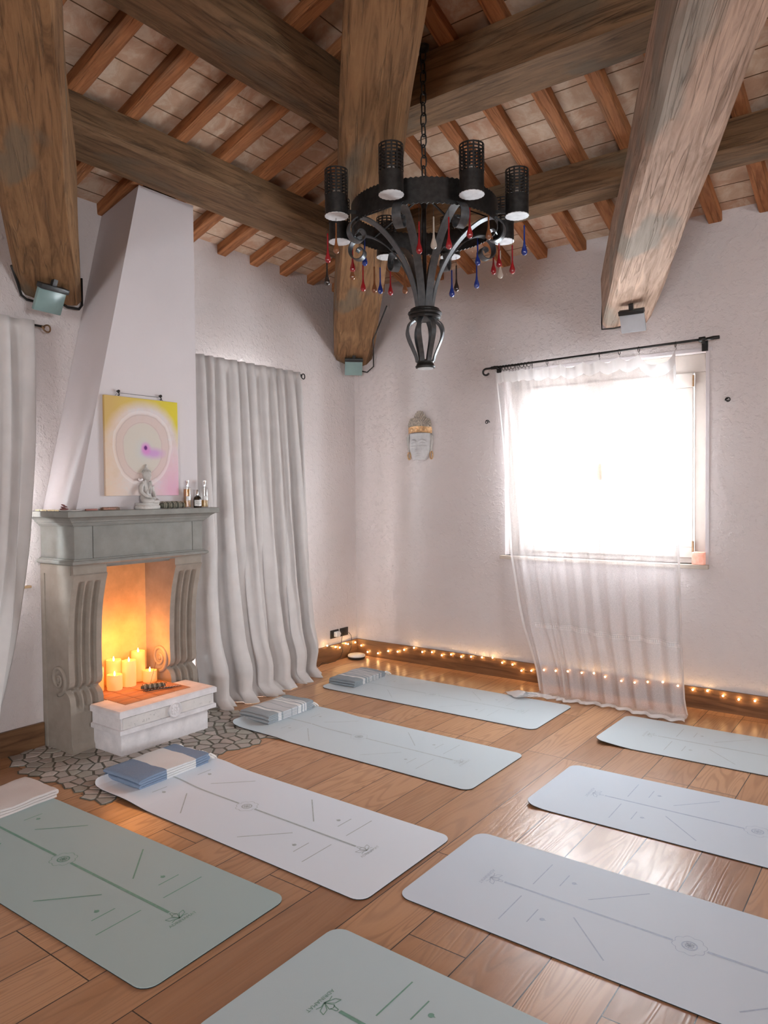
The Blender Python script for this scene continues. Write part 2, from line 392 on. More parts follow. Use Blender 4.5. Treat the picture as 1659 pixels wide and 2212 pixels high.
# skirting boards
b=MB(); b.box(0,.02,-3.9,-3.10,0,.150); b.box(0,.02,-2.14,0,0,.150); b.box(0,.02,RY,-3.9,0,.150); struct(b.build('baseboard_left',M_skirtA,world=True))
b=MB(); b.box(.02,RX,-.02,0,0,.150); struct(b.build('baseboard_right',M_skirt,world=True))

# window in the right wall
def window_r():
    w=MB(); y0,y1=.07,.14; X0,X1,Z_0,Z_1=1.575,3.125,1.015,2.50
    fw_=.09
    w.box(X0,X1,y0,y1,Z_1-.13,Z_1,bev=.004); w.box(X0,X1,y0,y1,Z_0,Z_0+.04,bev=.004)
    w.box(X0,X0+fw_,y0,y1,Z_0+.04,Z_1-.13,bev=.004); w.box(X1-fw_,X1,y0,y1,Z_0+.04,Z_1-.13,bev=.004)
    root=struct(w.build('window_1',M_winwood,world=True))
    for (a,c,nm) in ((X0+fw_+.006,2.347,'sash'),(2.353,X1-fw_-.006,'sash')):
        s=MB(); za,zb=Z_0+.038,Z_1-.128
        s.box(a,c,y0-.015,y1-.02,zb-.105,zb,bev=.005); s.box(a,c,y0-.015,y1-.02,za,za+.075,bev=.005)
        s.box(a,a+.11,y0-.015,y1-.02,za+.075,zb-.105,bev=.005); s.box(c-.11,c,y0-.015,y1-.02,za+.075,zb-.105,bev=.005)
        # inner bead
        s.box(a+.11,c-.11,y0,y0+.012,zb-.113,zb-.105); s.box(a+.11,c-.11,y0,y0+.012,za+.075,za+.083)
        s.box(a+.11,a+.118,y0,y0+.012,za+.075,zb-.105); s.box(c-.118,c-.11,y0,y0+.012,za+.075,zb-.105)
        so=s.build('window_sash',M_winwood,root,world=True)
        g=MB(); g.box(a+.07,c-.07,y0+.02,y0+.026,za+.07,zb-.07); g.build('pane',M_pane,so,world=True)
    for z in (Z_1-.19,Z_0+.12):
        h=MB(); h.lathe([(.008,-.04),(.008,.04)],10,(X1-fw_-.004,y0-.022,z)); h.build('hinge',M_bronze,root,smooth=40,world=True)
    h=MB(); h.box(2.33,2.37,y0-.02,y0-.015,1.62,1.74,bev=.002); h.tube([(2.35,y0-.02,1.68),(2.35,y0-.055,1.68),(2.35,y0-.06,1.60)],.008); h.build('window_handle',M_bronze,root,smooth=40,world=True)
window_r()
b=MB(); b.box(1.54,3.15,-.035,.07,.985,1.015,bev=.004); tag(b.build('window_sill',M_sill,world=True),'beige marble window sill under the sheer-curtained window','window sill')
b=MB(); e=.012
b.box(1.53,3.17,-.004,.0,2.50,2.525,bev=.001); b.box(3.125,3.15,-.004,.0,1.02,2.50,bev=.001); struct(b.build('trim_1',M_hood,world=True))
# window in the left wall (behind the left curtain)
def simple_window(nm,axis,pos,a0,a1,z0,z1,mull=1):
    w=MB(); d0,d1=pos,pos+.06; t=.07
    def bx(m,p,q,r,s_,bev=.003):
        if axis=='x': m.box(d0,d1,p,q,r,s_,bev=bev)
        else: m.box(p,q,d0,d1,r,s_,bev=bev)
    bx(w,a0,a1,z1-t,z1); bx(w,a0,a1,z0,z0+t); bx(w,a0,a0+t,z0+t,z1-t); bx(w,a1-t,a1,z0+t,z1-t)
    for k in range(mull):
        c=a0+(a1-a0)*(k+1)/(mull+1); bx(w,c-.04,c+.04,z0+t,z1-t)
    root=struct(w.build(nm,M_winwood,world=True))
    g=MB()
    if axis=='x': g.box(d0+.025,d0+.031,a0+t,a1-t,z0+t,z1-t)
    else: g.box(a0+t,a1-t,d0+.025,d0+.031,z0+t,z1-t)
    g.build('pane',M_pane,root,world=True); return root
simple_window('window_2','x',-.30,-3.84,-3.31,1.0,1.90,0)
simple_window('door_1','x',-.26,-1.87,-.97,0.20,2.36)
simple_window('added_fill_window_3','x',RX+.12,-7.1,-5.3,.9,2.2,1)  # unseen window, added in the side wall to let in fill light
simple_window('added_fill_window_4','y',RY-.18,5.5,7.7,.9,2.2,1)  # unseen window, added behind the camera to raise the ambient light
b=MB(); b.box(-.24,.03,-3.98,-3.165,.985,1.0,bev=.003); tag(b.build('window_sill',plain('ochre wooden sill',(.45,.30,.16),.5),world=True),'ochre wooden window sill showing beside the left grey curtain','window sill')

# ------------------------------------------------------------------ roof timbers
def oriented(name,mat,p0,d,L,w,h,label,cat,group=None,bevel=.02,seg=26,wob=.006,parent=None,seed=0,side='bottom'):
    """beam whose bottom centre line starts at p0 and runs along d; mesh is built along local X"""
    d=Vector(d).normalized(); y=Vector((0,0,1)).cross(d).normalized(); z=d.cross(y)
    b=MB(); rings=[]
    for i in range(seg+1):
        x=L*i/seg; r=[]
        prof=[(-w/2+bevel,0),(w/2-bevel,0),(w/2,bevel),(w/2,h-bevel),(w/2-bevel,h),(-w/2+bevel,h),(-w/2,h-bevel),(-w/2,bevel)]
        for k,(yy,zz) in enumerate(prof):
            q=(x*1.3+seed*7,k*3.1,seed*1.7)
            r.append(Vector((x,yy+nz(q)*wob*2,zz+nz((q[0]+50,q[1],q[2]))*wob*2*(1 if zz<h/2 else 0))))
        rings.append(r)
    b.loft(rings); o=b.build(name,mat,smooth=30)
    R=Matrix((( d.x,y.x,z.x),(d.y,y.y,z.y),(d.z,y.z,z.z))).to_4x4(); R.translation=Vector(p0)
    o.matrix_world=R
    if label: tag(o,label,cat,group)
    return o
HUB=Vector((5.6,-6.5,4.72))
def beam(label,p0,w,h,mat,seed,dirv,L,wob=.01):
    return oriented('ceiling_beam',mat,p0,dirv,L,w,h,label,'beam','main oak roof beams',.03,40,wob,seed=seed)
beam('massive brown oak beam above the left grey curtain and chimney',(-.0,-2.99,2.733),.345,.42,M_beam,1,(.841,-.541,.285),6.2)
beam('massive oak beam rising from the room corner behind the chandelier',(-.02,-.015,2.716),.355,.42,M_beam,2,(.663,-.749,.25),7.9)
beam('massive pale weathered oak beam above the sheer-curtained window',(2.566,.0,2.744),.335,.42,M_beam2,3,(.428,-.904,.185),6.6)

def roofbeam(label,pts_a,pts_b,prof,seed,mat=M_purlin):
    """purlin: world points of two ends; prof = list of (d,z) section points"""
    return
def purlin(label,axis,d0,d1,zb,run0,run1,seed):
    # axis 'A': runs along y at x in d0..d1; 'B': runs along x at y in -d1..-d0
    L=run1-run0; seg=36; rings=[]; bv=.03
    for i in range(seg+1):
        x=L*i/seg; t0=Z0+SL*d0; t1=Z0+SL*d1
        prof=[(d0+bv,zb),(d1-bv,zb),(d1,zb+bv),(d1,t1-.004),(d0,t0-.004),(d0,zb+bv)]
        r=[]
        for k,(dd,zz) in enumerate(prof):
            wv=nz((x*1.6+seed*9,k*2.3,seed))*.014 if k in (0,1,2,5) else 0
            wz=nz((x*1.9+seed*5,k*1.3,seed+4))*.012 if k in (0,1,2,5) else 0
            r.append(Vector((x,-(dd-d0)+wv,zz-zb+wz)) if axis=='A' else Vector((x,-(dd-d0)+wv,zz-zb+wz)))
        rings.append(r)
    b=MB(); b.loft(rings); o=b.build('purlin',M_purlin,smooth=35)
    if axis=='B': o.matrix_world=Matrix.Translation((run0,-d0,zb))
    else: # local x -> -? want local x along +y(world), local -y -> +x
        o.matrix_world=Matrix(((0,-1,0,d0),(1,0,0,run0),(0,0,1,zb),(0,0,0,1)))
    tag(o,label,'beam','horizontal oak purlins'); return o
purlin('lower oak purlin on the fireplace side, just above the chimney top','A',.41,.81,3.458,-5.2,-.75,1)
purlin('upper oak purlin on the fireplace side, high above the chimney','A',1.38,1.74,3.735,-5.2,-1.65,2)
purlin('lower oak purlin on the window side, nearer the window wall','B',.60,.87,3.455,.72,5.6,3)
purlin('upper oak purlin on the window side, high behind the chandelier chain','B',1.60,1.95,3.745,1.72,5.6,4)

ords=['first','second','third','fourth','fifth','sixth','seventh','eighth','ninth','tenth','eleventh','twelfth','thirteenth','fourteenth','fifteenth','sixteenth']
def joist(axis,c,label,dmax):
    d0=-.05; L=(dmax-d0)*math.sqrt(1+SL*SL); 
    if axis=='A': p0=(d0,c,Z0+SL*d0); d=(1,0,SL)
    else: p0=(c,-d0,Z0+SL*d0); d=(0,-1,SL)
    oriented('ceiling_joist',M_joist,p0,d,L,.088,.07,label,'joist','sloping ceiling joists',.005,10,.003,seed=int(abs(c)*100))
for k in range(14):
    c=-.27-.335*k
    joist('A',c,'reddish sloping joist above the fireplace wall, %s from the room corner'%ords[k],min(abs(c)-.06,5.0))
for k in range(14):
    c=.32+.318*k
    joist('B',c,'brown sloping joist above the window wall, %s from the room corner'%ords[k],min(c-.06,5.0))

# wall-washer lamps on the beam ends
def beam_lamp(label,loc,rz,tilt,w=.16,l=.15):
    t=thing('beam_lamp',label,'lamp',loc,rz,'flat plate lamps on the beam ends')
    R=Matrix.Rotation(tilt,4,'X')
    b=MB(); b.box(-w/2,w/2,-.012,.012,-l,0,R,bev=.004); b.build('glass_plate',plain('frosted teal glass',(.20,.29,.28),.25,0,20,.05,0),t,smooth=40)
    b=MB(); b.box(-w/2-.002,w/2+.002,-.03,.02,-.008,.022,R,bev=.003); b.box(-.014,.014,-.012,.012,.02,.06,R); b.build('lamp_bracket',M_black,t,smooth=40)
    return t
L1=beam_lamp('teal square plate lamp on the end of the left beam beside the chimney',(.23,-3.108,2.752),PI/2+.12,.45,.180,.140)
L2=beam_lamp('teal plate lamp under the corner beam end, above the room corner',(.165,-.212,2.742),PI/4,.40,.160,.135)
L3=beam_lamp('pale grey plate lamp on the beam end above the sheer curtain',(2.722,-.34,2.762),.06,.45,.165,.135)
L3.children[0].data=L3.children[0].data.copy(); L3.children[0].data.materials[0]=plain('frosted pale glass',(.55,.58,.62),.25,0,20,.05,0)
b=MB(); b.tube([(.14,-3.30,2.86),(.06,-3.225,2.79),(.03,-3.19,2.735),(.025,-3.155,2.715),(.03,-3.08,2.71),(.05,-3.05,2.72)],.008)
b.tube([(.05,-2.93,2.722),(.03,-2.90,2.718),(.03,-2.82,2.722),(.03,-2.80,2.75),(.03,-2.80,2.92)],.008)
tag(b.build('cable',M_cable,smooth=True,world=True),'black cable running along the left beam end by the chimney','cable')
b=MB(); b.tube([(.95,-.77,3.0),(.5,-.36,2.86),(.32,-.12,2.79),(.26,-.04,2.70),(.2,-.06,2.65),(.16,-.1,2.66)],.006)
tag(b.build('cable',M_cable,smooth=True,world=True),'thin black cable beside the corner beam','cable')
b=MB(); b.tube([(2.44,-.03,3.15),(2.40,-.02,2.95),(2.395,-.02,2.80),(2.40,-.03,2.745),(2.50,-.05,2.735),(2.6,-.07,2.74),(2.70,-.05,2.76),(2.75,-.03,2.82)],.005)
tag(b.build('cable',M_cable,smooth=True,world=True),'black cable around the weathered beam end above the window','cable')

# ------------------------------------------------------------------ fireplace
fp=thing('fireplace','pale limestone fireplace with fluted scroll brackets and tall tapering plastered hood','fireplace',(0,-2.62,0))
YL,YR=-3.09,-2.15; FX=.375
def ring(z,e): return [Vector((0.002,YL-e,z)),Vector((FX+e,YL-e,z)),Vector((FX+e,YR+e,z)),Vector((0.002,YR+e,z))]
b=MB(); b.loft([ring(1.412,.072),ring(1.416,.082),ring(1.446,.082),ring(1.450,.077)]); b.build('mantel_shelf',M_stone,fp,world=True)
b=MB(); b.loft([ring(1.358,.006),ring(1.366,.014),ring(1.370,.014),ring(1.371,.022),ring(1.380,.026),ring(1.383,.034),ring(1.392,.038),ring(1.402,.050),ring(1.411,.064)]); b.build('cornice_moulding',M_stone,fp,world=True)
for (a,c) in ((YL,-2.972),(-2.968,-2.236),(-2.232,YR)):
    b=MB(); b.box(.002,FX,a,c,1.165,1.358,bev=.003); b.build('frieze_block',M_stone,fp,smooth=40,world=True)
b=MB(); b.loft([ring(1.128,.0),ring(1.131,.018),ring(1.138,.028),ring(1.147,.030),ring(1.155,.024),ring(1.158,.012),ring(1.165,.008)]); b.build('bead_moulding',M_stone,fp,world=True)
# scroll brackets
def interp(tab,z):
    for (z0,x0),(z1,x1) in zip(tab,tab[1:]):
        if z0<=z<=z1: return x0+(x1-x0)*(z-z0)/(z1-z0+1e-9)
    return tab[-1][1]
PROF=[(0,.317),(.03,.317),(.05,.305),(.20,.302),(.28,.300),(.31,.298),(.335,.290),(.355,.270),(.367,.245),(.374,.243),(.382,.262),(.40,.284),(.43,.293),(.47,.291),(.53,.288),(.64,.289),(.78,.297),(.86,.308),(.92,.320),(.98,.337),(1.03,.353),(1.072,.369),(1.075,.358),(1.128,.358)]
def bracket(y0,y1,label=None):
    b=MB(); zs=[i*1.128/150 for i in range(151)]; n=48; w=y1-y0
    rings=[]
    for z in zs:
        x=interp(PROF,z); r=[]
        for j in range(n+1):
            s_=j/n; g=0
            u=(s_-.14)/.72
            if 0<=u<=1:
                ph=(u*3)%1; d=abs(ph-.5)/.36
                if d<1: g=math.sqrt(1-d*d)*.030
            if z>.99: # rounded groove tops
                k=(1.03-z)/.04; g=g*max(0,min(1,k))**.5
            if z<.30: g=g*max(0,min(1,(z-.24)/.05))
            if .36<z<.38: g*=.6
            r.append(Vector((x-g,y0+w*s_,z)))
        r+=[Vector((.002,y1,z)),Vector((.002,y0,z))]
        rings.append(r)
    b.loft(rings); o=b.build('scroll_bracket',M_stoneb,fp,smooth=40,world=True)
    for ys,sg in ((y0,-1),):
        v=MB(); pts=[];rr=[]
        for i in range(60):
            t=i/59; a=-PI/2+t*PI*3.1; rad=.092*(1-t)+.018*t
            pts.append((.178+rad*math.cos(a)*.95,ys+sg*.002,.435+rad*math.sin(a))); rr.append(.014-.006*t)
        v.tube(pts,rr,8); v.sphere((.178,ys,.435),.020,12,8,(1,.5,1)); v.build('volute',M_stoneb,o,smooth=True,world=True)
    if y0<-3:
        p=MB(); p.loft([[Vector((x,y,z)) for x,y in ((.003,y0-.006),(.335,y0-.006),(.335,y0),(.003,y0))] for z in (1.070,1.127)]); p.build('side_rail',M_stoneb,o,world=True)
        p=MB(); p.box(.003,.045,y0-.006,y0,.0,1.070); p.build('side_stile',M_stoneb,o,world=True)
    return o
bracket(YL,-2.872); bracket(-2.368,YR)
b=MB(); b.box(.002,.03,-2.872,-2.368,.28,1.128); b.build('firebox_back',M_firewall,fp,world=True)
b=MB(); b.box(.03,.30,-2.872,-2.368,1.100,1.128); b.box(.285,.36,-2.872,-2.368,1.118,1.128); b.build('lintel',M_stone,fp,world=True)
# hearth slab and base
b=MB(); b.box(.02,.585,-2.945,-2.300,0,.14,bev=.006); b.build('hearth_base',M_hearth,fp,smooth=40,world=True)
def rr(z,e,x0=.32): return [Vector((x0,-2.975-e,z)),Vector((.622+e,-2.975-e,z)),Vector((.622+e,-2.262+e,z)),Vector((x0,-2.262+e,z))]
b=MB(); b.loft([rr(.137,-.012),rr(.142,0),rr(.168,.0),rr(.171,-.012),rr(.238,-.012),rr(.242,.004),rr(.272,.004),rr(.280,-.006)])
b.box(.03,.33,-2.872,-2.368,.14,.276); b.build('hearth_slab',M_hearth,fp,world=True)
b=MB(); b.box(.605,.6165,-2.952,-2.285,.172,.237); b.build('carved_panel',M_stonep,fp,world=True)
b=MB(); c=Vector((.620,-2.590,.205)); Rm=Matrix.Rotation(PI/2,4,'Y')
b.lathe([(.050,-.004),(.050,.008),(.044,.013),(.039,.008),(.037,.005)],24,c,Rm)
for k in range(8):
    a=k*PI/4; b.sphere(c+Vector((.006,.021*math.cos(a),.021*math.sin(a))),.010,8,6,(.4,1,1))
b.sphere(c+Vector((.007,0,0)),.005); b.build('rosette',M_hearth,fp,smooth=40,world=True)
b=MB()
ys=[-2.868,-2.372]
for i in range(5):
    for j in range(4):
        x0=.035+i*.096; y0=-2.862+j*.122
        if x0>.52: continue
        b.box(x0,x0+.092,y0,y0+.118,.276,.2835,bev=.002)
b.build('hearth_bricks',M_brickfl,fp,smooth=40,world=True)
# hood
b=MB()
def hy(z): return -3.072+(z-1.45)*.2299
def hz(x): return Z0+SL*x-.003
top0,top1=hz(0),hz(.37)
vs=[Vector((0.002,hy(1.45),1.45)),Vector((.37,hy(1.45),1.45)),Vector((.37,-2.18,1.45)),Vector((.002,-2.18,1.45)),
    Vector((0.002,hy(top0),top0)),Vector((.37,hy(top1),top1)),Vector((.37,-2.18,top1)),Vector((.002,-2.18,top0))]
b.add(vs,[(3,2,1,0),(4,5,6,7),(0,1,5,4),(1,2,6,5),(2,3,7,6),(3,0,4,7)]); b.build('chimney_hood',M_hood,fp,world=True)

# crazy paving in front of the fireplace
def paving():
    random.seed(11); seeds=[]
    X0,X1,Y0,Y1=-.1,1.45,-3.65,-1.75
    for k in range(6000):
        p=(random.uniform(X0,X1),random.uniform(Y0,Y1))
        if all(((p[0]-q[0])/1.0)**2+((p[1]-q[1])/.58)**2>.080**2 for q in seeds): seeds.append(p)
    b=MB(); g=MB()
    def clip(poly,n,k):
        out=[]
        for i in range(len(poly)):
            a,c=poly[i],poly[(i+1)%len(poly)]; da=n[0]*a[0]+n[1]*a[1]-k; dc=n[0]*c[0]+n[1]*c[1]-k
            if da<=0: out.append(a)
            if da*dc<0:
                t=da/(da-dc); out.append((a[0]+(c[0]-a[0])*t,a[1]+(c[1]-a[1])*t))
        return out
    for i,s in enumerate(seeds):
        lx=1.06+.05*nz((s[1]*3,0,0)); 
        inside=(.0<s[0]<lx and -3.38+.05*nz((s[0]*4,5,0))<s[1]<-1.93-(.12 if s[0]>.9 else 0))
        if s[0]>1.06 and s[1]<-2.95: inside=False
        if not inside: continue
        full=[(s[0]-.2,s[1]-.2),(s[0]+.2,s[1]-.2),(s[0]+.2,s[1]+.2),(s[0]-.2,s[1]+.2)]; poly=full; polyg=full
        for j,q in enumerate(seeds):
            if j==i: continue
            dx,dy=q[0]-s[0],q[1]-s[1]; L=math.hypot(dx,dy)
            if L>.3: continue
            n=(dx/L,dy/L); mid=n[0]*(s[0]+q[0])/2+n[1]*(s[1]+q[1])/2
            poly=clip(poly,n,mid-.0068); polyg=clip(polyg,n,mid)
            if len(poly)<3: break
        if len(poly)<3: continue
        poly=[(max(p[0],.021),p[1]) for p in poly]; polyg=[(max(p[0],.021),p[1]) for p in polyg]
        cx=sum(p[0] for p in poly)/len(poly); cy=sum(p[1] for p in poly)/len(poly)
        k=random.random(); t=random.choice([(.62,.52,.48),(.52,.47,.42),(.60,.50,.47),(.45,.43,.37),(.66,.58,.54),(.55,.43,.38)])
        b.col=tuple(x*(.62+.5*k) for x in t)
        r0=[Vector((p[0],p[1],.001)) for p in poly]; r1=[Vector((p[0],p[1],.005)) for p in poly]; r2_=[Vector((cx+(p[0]-cx)*.93,cy+(p[1]-cy)*.93,.0065)) for p in poly]
        b.loft([r0,r1,r2_]); g.loft([[Vector((p[0],p[1],.0005)) for p in polyg],[Vector((p[0],p[1],.003)) for p in polyg]])
    tS=NT('paving stone'); a=tS.new('ShaderNodeAttribute',attribute_name='Col'); v=tS.tex('World'); n=tS.noise(v,60,4); 
    tS.set(tS.mix(n,a.outputs[0],(.36,.33,.29)),.7,tS.bump(n,.4,.003),0,.3)
    root=tag(g.build('stone_paving',plain('grey grout',(.15,.142,.115),.9,0,60,.2,.3),off=(.55,-2.6,0)),'crazy paving of pinkish grey stones set in the floor before the fireplace','paving')
    b.build('stones',tS.m,root,world=True)
paving()

# ------------------------------------------------------------------ yoga mats
ML,MW,MT=1.83,.644,.006
def textmesh(txt,size):
    c=bpy.data.curves.new('t','FONT'); c.body=txt; c.size=size; c.align_x='CENTER'; c.align_y='CENTER'; c.resolution_u=2
    o=bpy.data.objects.new('t',c); COL.objects.link(o); bpy.context.view_layer.update()
    dg=bpy.context.evaluated_depsgraph_get(); me=bpy.data.meshes.new_from_object(o.evaluated_get(dg))
    vs=[v.co.copy() for v in me.vertices]; fs=[tuple(p.vertices) for p in me.polygons]
    bpy.data.objects.remove(o); bpy.data.curves.remove(c); bpy.data.meshes.remove(me); return vs,fs
TXT=textmesh('ADRINAMAT',.021)
def mat(label,x,y,deg,logo_far,curl,mtop,mmark,group='yoga mats',lw=1.0):
    """local: a along +X 0..ML, b across; curl(a,b)->z"""
    t=thing('yoga_mat',label,'yoga mat',(x,y,0),math.radians(deg),group)
    R=.055
    def halfw(a):
        d=min(a,ML-a)
        if d<R: return MW/2-R+math.sqrt(max(0,R*R-(R-d)**2))
        return MW/2
    As=[0,.002,.006,.012,.02,.03,.042,.055]; n=40
    As=As+[.055+(ML-.11)*i/n for i in range(1,n)]+[ML-a for a in As[::-1]]
    NB=12
    def P(a,b_,dz): return Vector((a,b_,curl(a,b_)+dz))
    def slab(z0,z1,ins=0):
        m=MB(); top=[];bot=[]
        for a in As:
            w=halfw(a)-ins; w=max(w,.001)
            top.append([P(a,w*(2*j/NB-1),z1) for j in range(NB+1)]); bot.append([P(a,w*(2*j/NB-1),z0) for j in range(NB+1)])
        N=len(As); K=NB+1
        vs=[p for r in top for p in r]+[p for r in bot for p in r]; fs=[]
        for i in range(N-1):
            for j in range(NB):
                fs.append((i*K+j,i*K+j+1,(i+1)*K+j+1,(i+1)*K+j)); o_=N*K; fs.append((o_+i*K+j,o_+(i+1)*K+j,o_+(i+1)*K+j+1,o_+i*K+j+1))
            for j in (0,NB): fs.append((i*K+j,(i+1)*K+j,N*K+(i+1)*K+j,N*K+i*K+j))
        for i in (0,N-1):
            for j in range(NB): fs.append((i*K+j,i*K+j+1,N*K+i*K+j+1,N*K+i*K+j))
        m.add(vs,fs); return m
    slab(.0004,.0042,.0005).build('rubber_base',M_rubber,t,smooth=35)
    m=slab(.0042,MT)
    # marks, coordinates (u,v) with u measured from the logo end
    m.mi=1; zt=MT+.0004
    def uv(u,v): 
        a=u if not logo_far else ML-u; bb=v if not logo_far else -v
        return P(a,bb,zt)
    def quadline(u0,v0,u1,v1,w):
        n=max(1,int(math.hypot(u1-u0,v1-v0)/.04)); d=Vector((u1-u0,v1-v0)).normalized(); nn=Vector((-d.y,d.x))*w/2; L=[];Rr=[]
        for i in range(n+1):
            k=i/n; u=u0+(u1-u0)*k; v=v0+(v1-v0)*k
            L.append(uv(u+nn.x,v+nn.y)); Rr.append(uv(u-nn.x,v-nn.y))
        m.grid([L,Rr])
    quadline(.292,0,.930,0,.011*lw); quadline(1.042,0,1.67,0,.011*lw)
    for s in (-1,1):
        quadline(.390,.05*s,.390,.236*s,.0045*lw); quadline(.480,.097*s,.480,.195*s,.0045*lw); quadline(1.485,.10*s,1.485,.19*s,.0045*lw)
        quadline(.605,.07*s,.779,.246*s,.0055*lw); quadline(1.186,.243*s,1.350,.078*s,.0055*lw)
        for u in (.519,1.445):   # little drops
            pts=[uv(u+.010*math.cos(a)+(.006 if abs(a)<.5 else 0),.148*s+.010*math.sin(a)*(1 if math.cos(a)<.6 else .5)) for a in [2*PI*k/12-PI for k in range(12)]]
            m.add(pts,[tuple(range(12))])
    # flower outline with inner disc
    N=96; I=[];O=[]
    for k in range(N+1):
        a=2*PI*k/N; rad=.047+.009*abs(math.sin(4*a+.4)); I.append(uv(.985+(rad-.0012)*math.cos(a),(rad-.0012)*math.sin(a))); O.append(uv(.985+(rad+.0012)*math.cos(a),(rad+.0012)*math.sin(a)))
    m.grid([I,O])
    for (r0,r1) in ((.0215,.0265),(.012,.0145),(.004,.0065)):
        I=[uv(.985+r0*math.cos(2*PI*k/24),r0*math.sin(2*PI*k/24)) for k in range(25)]; O=[uv(.985+r1*math.cos(2*PI*k/24),r1*math.sin(2*PI*k/24)) for k in range(25)]; m.grid([I,O])
    for k in range(4):
        a=k*PI/4; quadline(.985-.02*math.cos(a),-.02*math.sin(a),.985+.02*math.cos(a),.02*math.sin(a),.002)
    # lotus figure and lettering
    for pts in ([(.232,0),(.262,-.012),(.268,0),(.262,.012),(.232,0)],[(.232,0),(.245,-.034),(.263,-.040),(.258,-.018),(.232,0)],[(.232,0),(.245,.034),(.263,.040),(.258,.018),(.232,0)],[(.230,-.036),(.236,-.018),(.230,0),(.236,.018),(.230,.036)],[(.262,-.008),(.284,-.004),(.284,.004),(.262,.008)]):
        for p,q in zip(pts,pts[1:]): quadline(p[0],p[1],q[0],q[1],.0028)
    vs,fs=TXT
    # lettering runs across the mat, its feet toward the mat end
    sg=1
    m.add([uv(.214+v.y,(-v.x if False else v.x)*-1) for v in vs],fs)
    m.build('mat_surface',[mtop,mmark],t)
    return t
flat=lambda a,b_:0.0
def curl_l(h,l): # lifts at a<l
    return lambda a,b_: h*max(0,1-a/l)**2*(1)
def curl_nl(h,l): return lambda a,b_: h*max(0,1-a/l)**1.6*max(0,min(1,.5-b_/MW))
def wave3(a,b_): 
    return .0078*max(0,min(1,(.34-a)/.12))+.026*max(0,1-a/.10)**2+ .010*math.exp(-((a-.33)/.10)**2)+.006*math.exp(-((a)/.3)**2)
mat('pale aqua yoga mat at the back, beside the window wall',.5195,-.7963,-.05,True,curl_l(.006,.1),M_mat_aqua,M_mark_soft)
mat('pale sage yoga mat with curled end on the paving, second from the back',.6598,-1.8595,-.51,True,lambda a,b_:.022*max(0,1-a/.14)**2+.0078*max(0,min(1,(.56-a)/.12)),M_mat_aqua,M_mark_grey)
mat('pale lilac grey yoga mat under the blue and white towel by the hearth',.8474,-2.9783,-.66,True,wave3,M_mat_lilac,M_mark_grey)
mat('darker sage yoga mat at the left edge under a cream towel',.6019,-3.8155,1.03,True,flat,M_mat_sage,M_mark_green,lw=1.1)
mat('large pale blue grey yoga mat in the right foreground with full flower mark',2.7512,-2.8823,-.17,False,flat,M_mat_blue,M_mark_blue)
mat('pale blue yoga mat at the right edge beside the bright floor patch',2.7842,-1.8599,.99,False,curl_nl(.016,.12),M_mat_blue,M_mark_blue)
mat('pale aqua yoga mat at the right edge nearest the sheer curtain',2.7372,-.7906,.66,False,curl_nl(.022,.25),M_mat_aqua,M_mark_grey)
mat('sage green yoga mat cut off by the bottom edge, nearest the camera',2.6877,-3.8104,-.92,False,flat,M_mat_sage2,M_mark_green,lw=1.15)

# ------------------------------------------------------------------ folded towels
def towel_mat(name,stops,bumpy=260):
    t=NT(name); v=t.tex('Object'); sp=t.new('ShaderNodeSeparateXYZ'); t.link(v,sp.inputs[0])
    f=t.math('MULTIPLY_ADD',sp.outputs[1],1.0,.5); c=t.ramp(f,stops,'CONSTANT'); n=t.noise(v,bumpy,2,.7)
    c=t.mix(t.math('MULTIPLY',n,.25),c,(.8,.8,.8)); return t.set(c,.95,t.bump(n,.6,.002),0,.1)
def stripes(base,white,bands):
    s=[(0,base)]
    for a,c_ in bands: s.append((a,white)); s.append((c_,base))
    return s
GREY=(.24,.29,.33); WH=(.74,.74,.74); LT=(.52,.53,.55)
M_tg=towel_mat('grey striped hammam cotton',[(0,GREY),(.40,WH),(.43,GREY),(.455,LT),(.475,GREY),(.485,LT),(.53,GREY),(.54,LT),(.575,GREY),(.585,LT),(.62,GREY),(.64,LT),(.66,GREY)])
M_tg2=towel_mat('grey striped towel cotton',[(0,(.27,.31,.34)),(.37,WH),(.40,(.27,.31,.34)),(.415,LT),(.50,(.27,.31,.34)),(.505,LT),(.555,GREY),(.565,WH),(.60,GREY),(.61,WH),(.63,GREY),(.64,WH),(.655,(.27,.31,.34))])
M_tb=towel_mat('blue and white towel cotton',[(0,(.155,.235,.37)),(.44,(.74,.73,.73)),(.64,(.155,.235,.37))])
M_tw=towel_mat('cream ribbed towel cotton',[(0,(.66,.58,.55)),(.30,(.76,.72,.70)),(.34,(.62,.54,.52)),(.37,(.76,.72,.70)),(.41,(.62,.54,.52)),(.44,(.76,.72,.70)),(.50,(.66,.58,.55))])
M_fringe=m_cloth('white cotton fringe',(.80,.77,.74),300)
